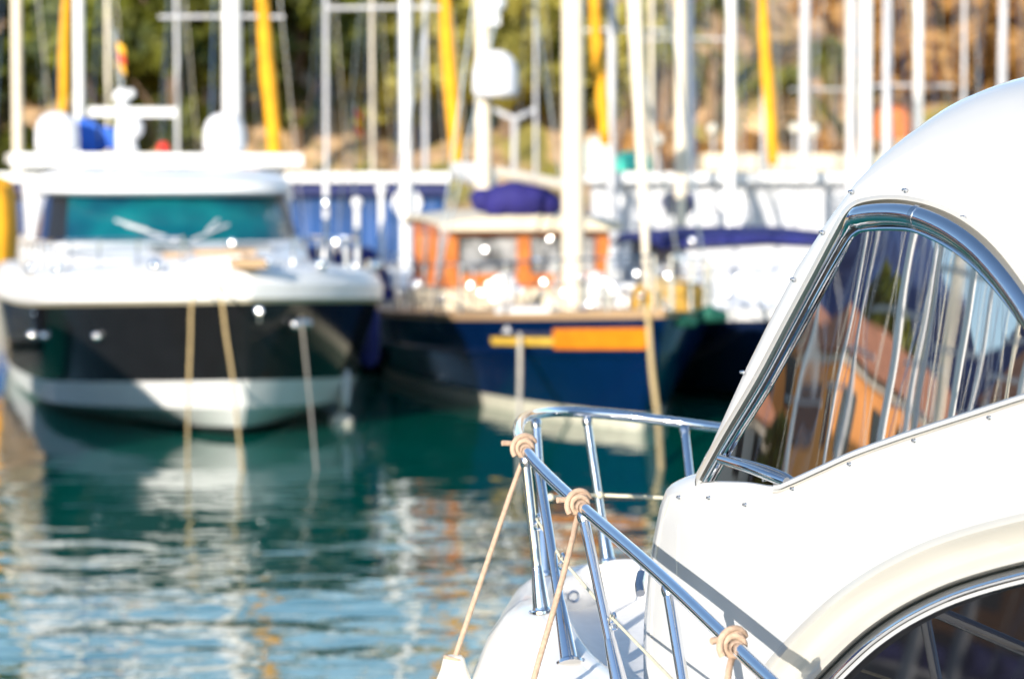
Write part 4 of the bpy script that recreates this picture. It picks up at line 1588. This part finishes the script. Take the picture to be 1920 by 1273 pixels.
# fairlead on the inner starboard bulwark and small deck light on the port bow
b = MB()
c = Pk(1076, 1118, 6.12)
b.torus(c, Vector((0.2, -1, 0.1)), 0.014, 0.004, 18, 8)
ob = fb(b, 'fairlead', M['steel'])
b = MB()
c = Pk(972, 1160, 5.55)
b.ball(c, 0.011)
fb(b, 'bow_light', M['steel'])
b = MB()
b.tube([Pk(1203, 1075, 5.33), Pk(1199, 1095, 5.30), Pk(1201, 1112, 5.28)], 0.012, 8)
fb(b, 'deck_cleat', M['steel'])

# ---- bow rail
TR = 0.0145
RAIL = catmull([Pk(1990, 1765, 3.1), Pk(1700, 1510, 3.55), Pk(1440, 1270, 4.1), Pk(1240, 1080, 4.62), Pk(1085, 945, 5.1), Pk(1012, 876, 5.38), Pk(981, 836, 5.55), Pk(972, 806, 5.76),
                Pk(981, 785, 6.0), Pk(1006, 776, 6.2), Pk(1050, 772, 6.33), Pk(1130, 776, 6.36), Pk(1240, 788, 6.33), Pk(1340, 801, 6.28), Pk(1500, 822, 6.1), Pk(1700, 850, 5.8)], 10)
b = MB()
b.tube(RAIL, TR, 16)
rail = fb(b, 'bow_rail', M['chrome'])


def near_rail(u, v):
    r = ray(u, v)
    return min(RAIL, key=lambda p: ((p - C0).cross(r)).length / r.length)


for top, base in [((985, 858, 5.47), (1016, 1147, 5.45)), ((1008, 868, 5.40), (1068, 1244, 5.17)), ((1005, 786, 6.18), (1024, 1079, 6.1)), ((1100, 783, 6.35), (1140, 1054, 6.3)),
                  ((1092, 960, 5.07), (1166, 1304, 4.93)), ((1252, 1098, 4.58), (1306, 1430, 4.45)), ((1283, 800, 6.3), (1312, 1058, 6.1)), ((1470, 1300, 4.02), (1500, 1600, 3.9)), ((1720, 1530, 3.52), (1760, 1860, 3.4))]:
    A, B_ = Pk(*top), Pk(*base)
    b = MB()
    b.tube([A, A.lerp(B_, 0.5), B_], TR * 0.86, 14)
    stn = fb(b, 'stanchion', M['chrome'], rail)
    b = MB()
    q = A.lerp(B_, 0.70)
    b.tube([q, A.lerp(B_, 0.72), B_.lerp(A, 0.03), B_], [TR * 0.9, TR * 0.98, TR * 1.45, TR * 1.5], 16)
    axs = (A - B_).normalized()
    b.lathe(B_, [(TR * 2.3, -0.004), (TR * 2.3, 0.003), (TR * 1.6, 0.006), (TR * 1.5, 0.012)], 18, axs)
    for kk in range(3):
        sd = axs.orthogonal().normalized()
        sd = Matrix.Rotation(kk * 2.094 + 0.4, 3, axs) @ sd
        b.ball(B_ + sd * TR * 1.95 + axs * 0.004, 0.0035)
    fb(b, 'stanchion_socket', M['chrome'], rail)
    b = MB()
    b.lathe(A.lerp(B_, 0.03), [(TR * 0.9, -0.012), (TR * 1.02, -0.004), (TR * 1.06, 0.004), (TR * 0.9, 0.012)], 16, axs)
    fb(b, 'weld_collar', M['steel'], rail)


# lifelines
def line(pts, r, name='lifeline', m='line'):
    b_ = MB()
    b_.tube(pts, r, 8)
    return fb(b_, name, M[m])


line([Pk(1032, 932, 6.12), Pk(1080, 930, 6.24), Pk(1125, 928, 6.31), Pk(1180, 930, 6.28), Pk(1240, 933, 6.1), Pk(1330, 945, 6.0)], 0.0052)
lp = [Pk(1006, 972, 5.44), Pk(1052, 1046, 5.26), Pk(1090, 1090, 5.14), Pk(1148, 1158, 4.98), Pk(1262, 1275, 4.5), Pk(1330, 1350, 4.45), Pk(1490, 1480, 3.95), Pk(1745, 1730, 3.45)]
line(lp, 0.0034)
for q in ((1006, 972, 5.43), (1052, 1046, 5.25), (1148, 1158, 4.97)):
    b = MB()
    c = Pk(*q)
    b.torus(c + Vector((0.004, 0, 0)), Vector((1, 0.3, 0)), 0.011, 0.0032, 14, 6)
    b.torus(c + Vector((0.004, 0, -0.018)), Vector((0.3, 1, 0)), 0.009, 0.003, 14, 6)
    fb(b, 'lifeline_eye', M['chrome'])
for q in ((1032, 932, 6.11), (1125, 928, 6.30)):
    b = MB()
    b.ball(Pk(*q), 0.011)
    fb(b, 'lifeline_knot', M['line'])


# fenders hanging from the rail
def fender(label, knot, path, rr=0.0066, body=True, tail=(-1, -0.2, 0.4)):
    i = min(range(len(RAIL)), key=lambda j: (RAIL[j] - Pk(*knot)).length)
    c = RAIL[i]
    ax = (RAIL[i + 1] - RAIL[i - 1]).normalized()
    pts = [Pk(*q) for q in path]
    t = thing('fender', label, 'fender', pts[-1])
    b_ = MB()
    R0 = TR + rr * 0.9
    side = ax.cross(Vector((0, 0, 1))).normalized()
    up = side.cross(ax)
    # two turns, a crossing riding turn, the tail
    for k in (-1.1, 1.0):
        b_.torus(c + ax * (rr * k * 1.05), (ax + up * (0.14 * k + 0.05 * math.sin(knot[0])) + side * 0.1 * math.cos(knot[0] * k)).normalized(), R0 + 0.0012 * k, rr, 30, 10, strands=True)
    cross_ = []
    for j in range(15):
        a_ = -0.6 + 3.4 * j / 14
        cross_.append(c + ax * (rr * 2.3 * (j / 7 - 1)) + (side * -math.cos(a_) + up * math.sin(a_)) * (R0 + rr * 1.5))
    b_.rope(cross_, rr)
    tv = (side * tail[0] + ax * tail[1] + up * tail[2]).normalized()
    s0 = c + tv * (R0 * 0.9) + ax * rr * 1.5
    tl = 0.036 + 0.016 * math.sin(knot[0] * 1.7)
    b_.rope([s0, s0 + tv * tl * 0.5 + Vector((0, 0, -0.003)), s0 + tv * tl + Vector((0, 0, -0.001 - 0.008 * (math.sin(knot[0]) > 0)))], rr * 1.02)
    fb(b_, 'knot', M['rope'], t)
    b_ = MB()
    st = c - up * (R0 + rr * 0.3)
    first = [st, st.lerp(pts[1], 0.3)] + pts[1:]
    b_.rope(catmull([st] + pts[1:], 8), rr * 0.95)
    fb(b_, 'rope', M['rope'], t)
    e = pts[-1]
    b_ = MB()
    rb = 0.10
    b_.lathe(e + Vector((0, 0, -0.62)), [(0.02, 0), (0.06, 0.01), (rb, 0.1), (rb, 0.42), (rb * 0.85, 0.50), (rb * 0.5, 0.555), (0.032, 0.60), (0.026, 0.625), (0.02, 0.632), (0.004, 0.634)], 24)
    fb(b_, 'body', M['fender'], t)
    b_ = MB()
    b_.torus(e + Vector((0, 0, 0.004)), Vector((0.25, 0.1, 1)), 0.021, rr * 0.9, 20, 10)
    b_.torus(e + Vector((0, 0, -0.008)), Vector((1, -0.3, 0)), 0.016, rr * 0.8, 20, 10)
    fb(b_, 'eye_knot', M['rope'], t)
    return t


fender('cream fender on a slanting beige rope tied at the bow corner of the rail', (976, 842, 5.53), [(976, 850, 5.53), (956, 930, 5.50), (915, 1050, 5.46), (869, 1185, 5.42), (851, 1238, 5.40)])
fender('fender on a beige rope tied halfway along the near rail beside a stanchion', (1083, 945, 5.1), [(1083, 965, 5.08), (1066, 1040, 5.02), (1036, 1150, 4.95), (1003, 1265, 4.88), (975, 1380, 4.82)])
fender('fender on a beige rope tied at the lowest knot on the near rail', (1371, 1204, 4.26), [(1371, 1225, 4.24), (1366, 1262, 4.22), (1360, 1330, 4.18), (1352, 1420, 4.12)])

# ------------------------------------------------------------------ town on the left shore (seen in the wheelhouse glass)
mb = MB()
mb.box((-62, 26, 0.2), (40, 90, 1.8))
mb.box((-82, 26, 2.3), (50, 90, 2.4))
tag(mb.build('left_quay', M['concrete'], smooth=False), kind='structure')


def building(label, x, y, wx, wy, h, wall, rz, floors, roof='roof'):
    t = thing('town_house', label, 'house', (x, y, 3.5), rz)
    b_ = MB()
    b_.box((0, 0, h / 2), (wx, wy, h))
    b_.build('wall', M[wall], t, smooth=False)
    b_ = MB()
    b_.add([(-wx / 2 - .4, -wy / 2 - .4, h), (wx / 2 + .4, -wy / 2 - .4, h), (wx / 2 + .4, wy / 2 + .4, h), (-wx / 2 - .4, wy / 2 + .4, h), (-wx / 2 + 1, 0, h + 1.6), (wx / 2 - 1, 0, h + 1.6)],
           [(0, 1, 5, 4), (1, 2, 5), (2, 3, 4, 5), (3, 0, 4), (3, 2, 1, 0)])
    b_.build('roof', M[roof], t, smooth=False)
    b_ = MB()
    for f in range(1, floors + 1):
        z = h * f / floors
        b_.box((0, 0, z - 0.16), (wx + 0.24, wy + 0.24, 0.24))
    b_.build('cornice', M['facade2'], t, smooth=False)
    for f in range(floors):
        z = h * (f + 0.5) / floors
        nx_ = max(2, int(wx / 2.2))
        for k in range(nx_):
            q = MB()
            q.box((-wx / 2 + wx * (k + 0.5) / nx_, -wy / 2 - 0.01, z), (0.95, 0.1, 1.6))
            q.build('window', M['shutter'], t, smooth=False)
        ny_ = max(2, int(wy / 2.6))
        for k in range(ny_):
            q = MB()
            q.box((wx / 2 + 0.01, -wy / 2 + wy * (k + 0.5) / ny_, z), (0.1, 0.95, 1.6))
            q.build('window', M['shutter'], t, smooth=False)
    return t


building('orange town house with cornices nearest to the left quay edge', -62, 24, 13, 5, 6.4, 'facade', R(36), 2)
building('taller terracotta town house behind the orange one', -70, 37, 11, 5, 8.2, 'facade', R(32), 3)
building('white town house beside the left pontoon', -60, 36.5, 7, 4, 4.6, 'facade2', R(34), 2)
building('long orange town house at the south end of the left quay', -64, 10, 13, 5, 7.0, 'facade', R(40), 3)
building('orange town house up north on the left quay', -60, 50, 12, 5, 7.0, 'facade3', R(24), 3)
for k, (x, y, s_, l) in enumerate([(-60.5, 31.5, 0.9, 'between the orange and the white town house'), (-72, 28, 1.5, 'tall behind the orange town house'), (-76, 42, 1.5, 'tall behind the terracotta town house'), (-60.5, 18.5, 0.8, 'in front of the long orange town house'), (-78, 33, 1.8, 'tallest of the left quay'), (-68, 43, 1.4, 'between the terracotta and the northern town house')]):
    o = copy_tree(t0 if k % 2 else t1)
    o.location = (x, y, 3.5)
    o.scale = (s_, s_, s_)
    o['label'] = 'dark leafy tree ' + l
    o['group'] = 'trees on the left quay'

# wooded mountain far beyond the left quay, haze put into its blue colour
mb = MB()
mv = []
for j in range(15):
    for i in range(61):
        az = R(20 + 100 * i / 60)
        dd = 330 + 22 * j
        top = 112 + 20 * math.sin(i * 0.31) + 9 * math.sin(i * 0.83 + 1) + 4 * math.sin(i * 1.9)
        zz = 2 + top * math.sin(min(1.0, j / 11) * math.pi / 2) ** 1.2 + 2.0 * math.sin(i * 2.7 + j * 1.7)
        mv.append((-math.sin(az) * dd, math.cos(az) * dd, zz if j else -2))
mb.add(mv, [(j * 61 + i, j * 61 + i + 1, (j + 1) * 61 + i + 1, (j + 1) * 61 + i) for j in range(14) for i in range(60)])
tag(mb.build('mountain', mat('haze_blue_mountain', (0.010, 0.05, 0.17), 0.95, color2=(0.005, 0.025, 0.10), scale=0.05, bump=2.0, bscale=0.2), auto=80), kind='structure')
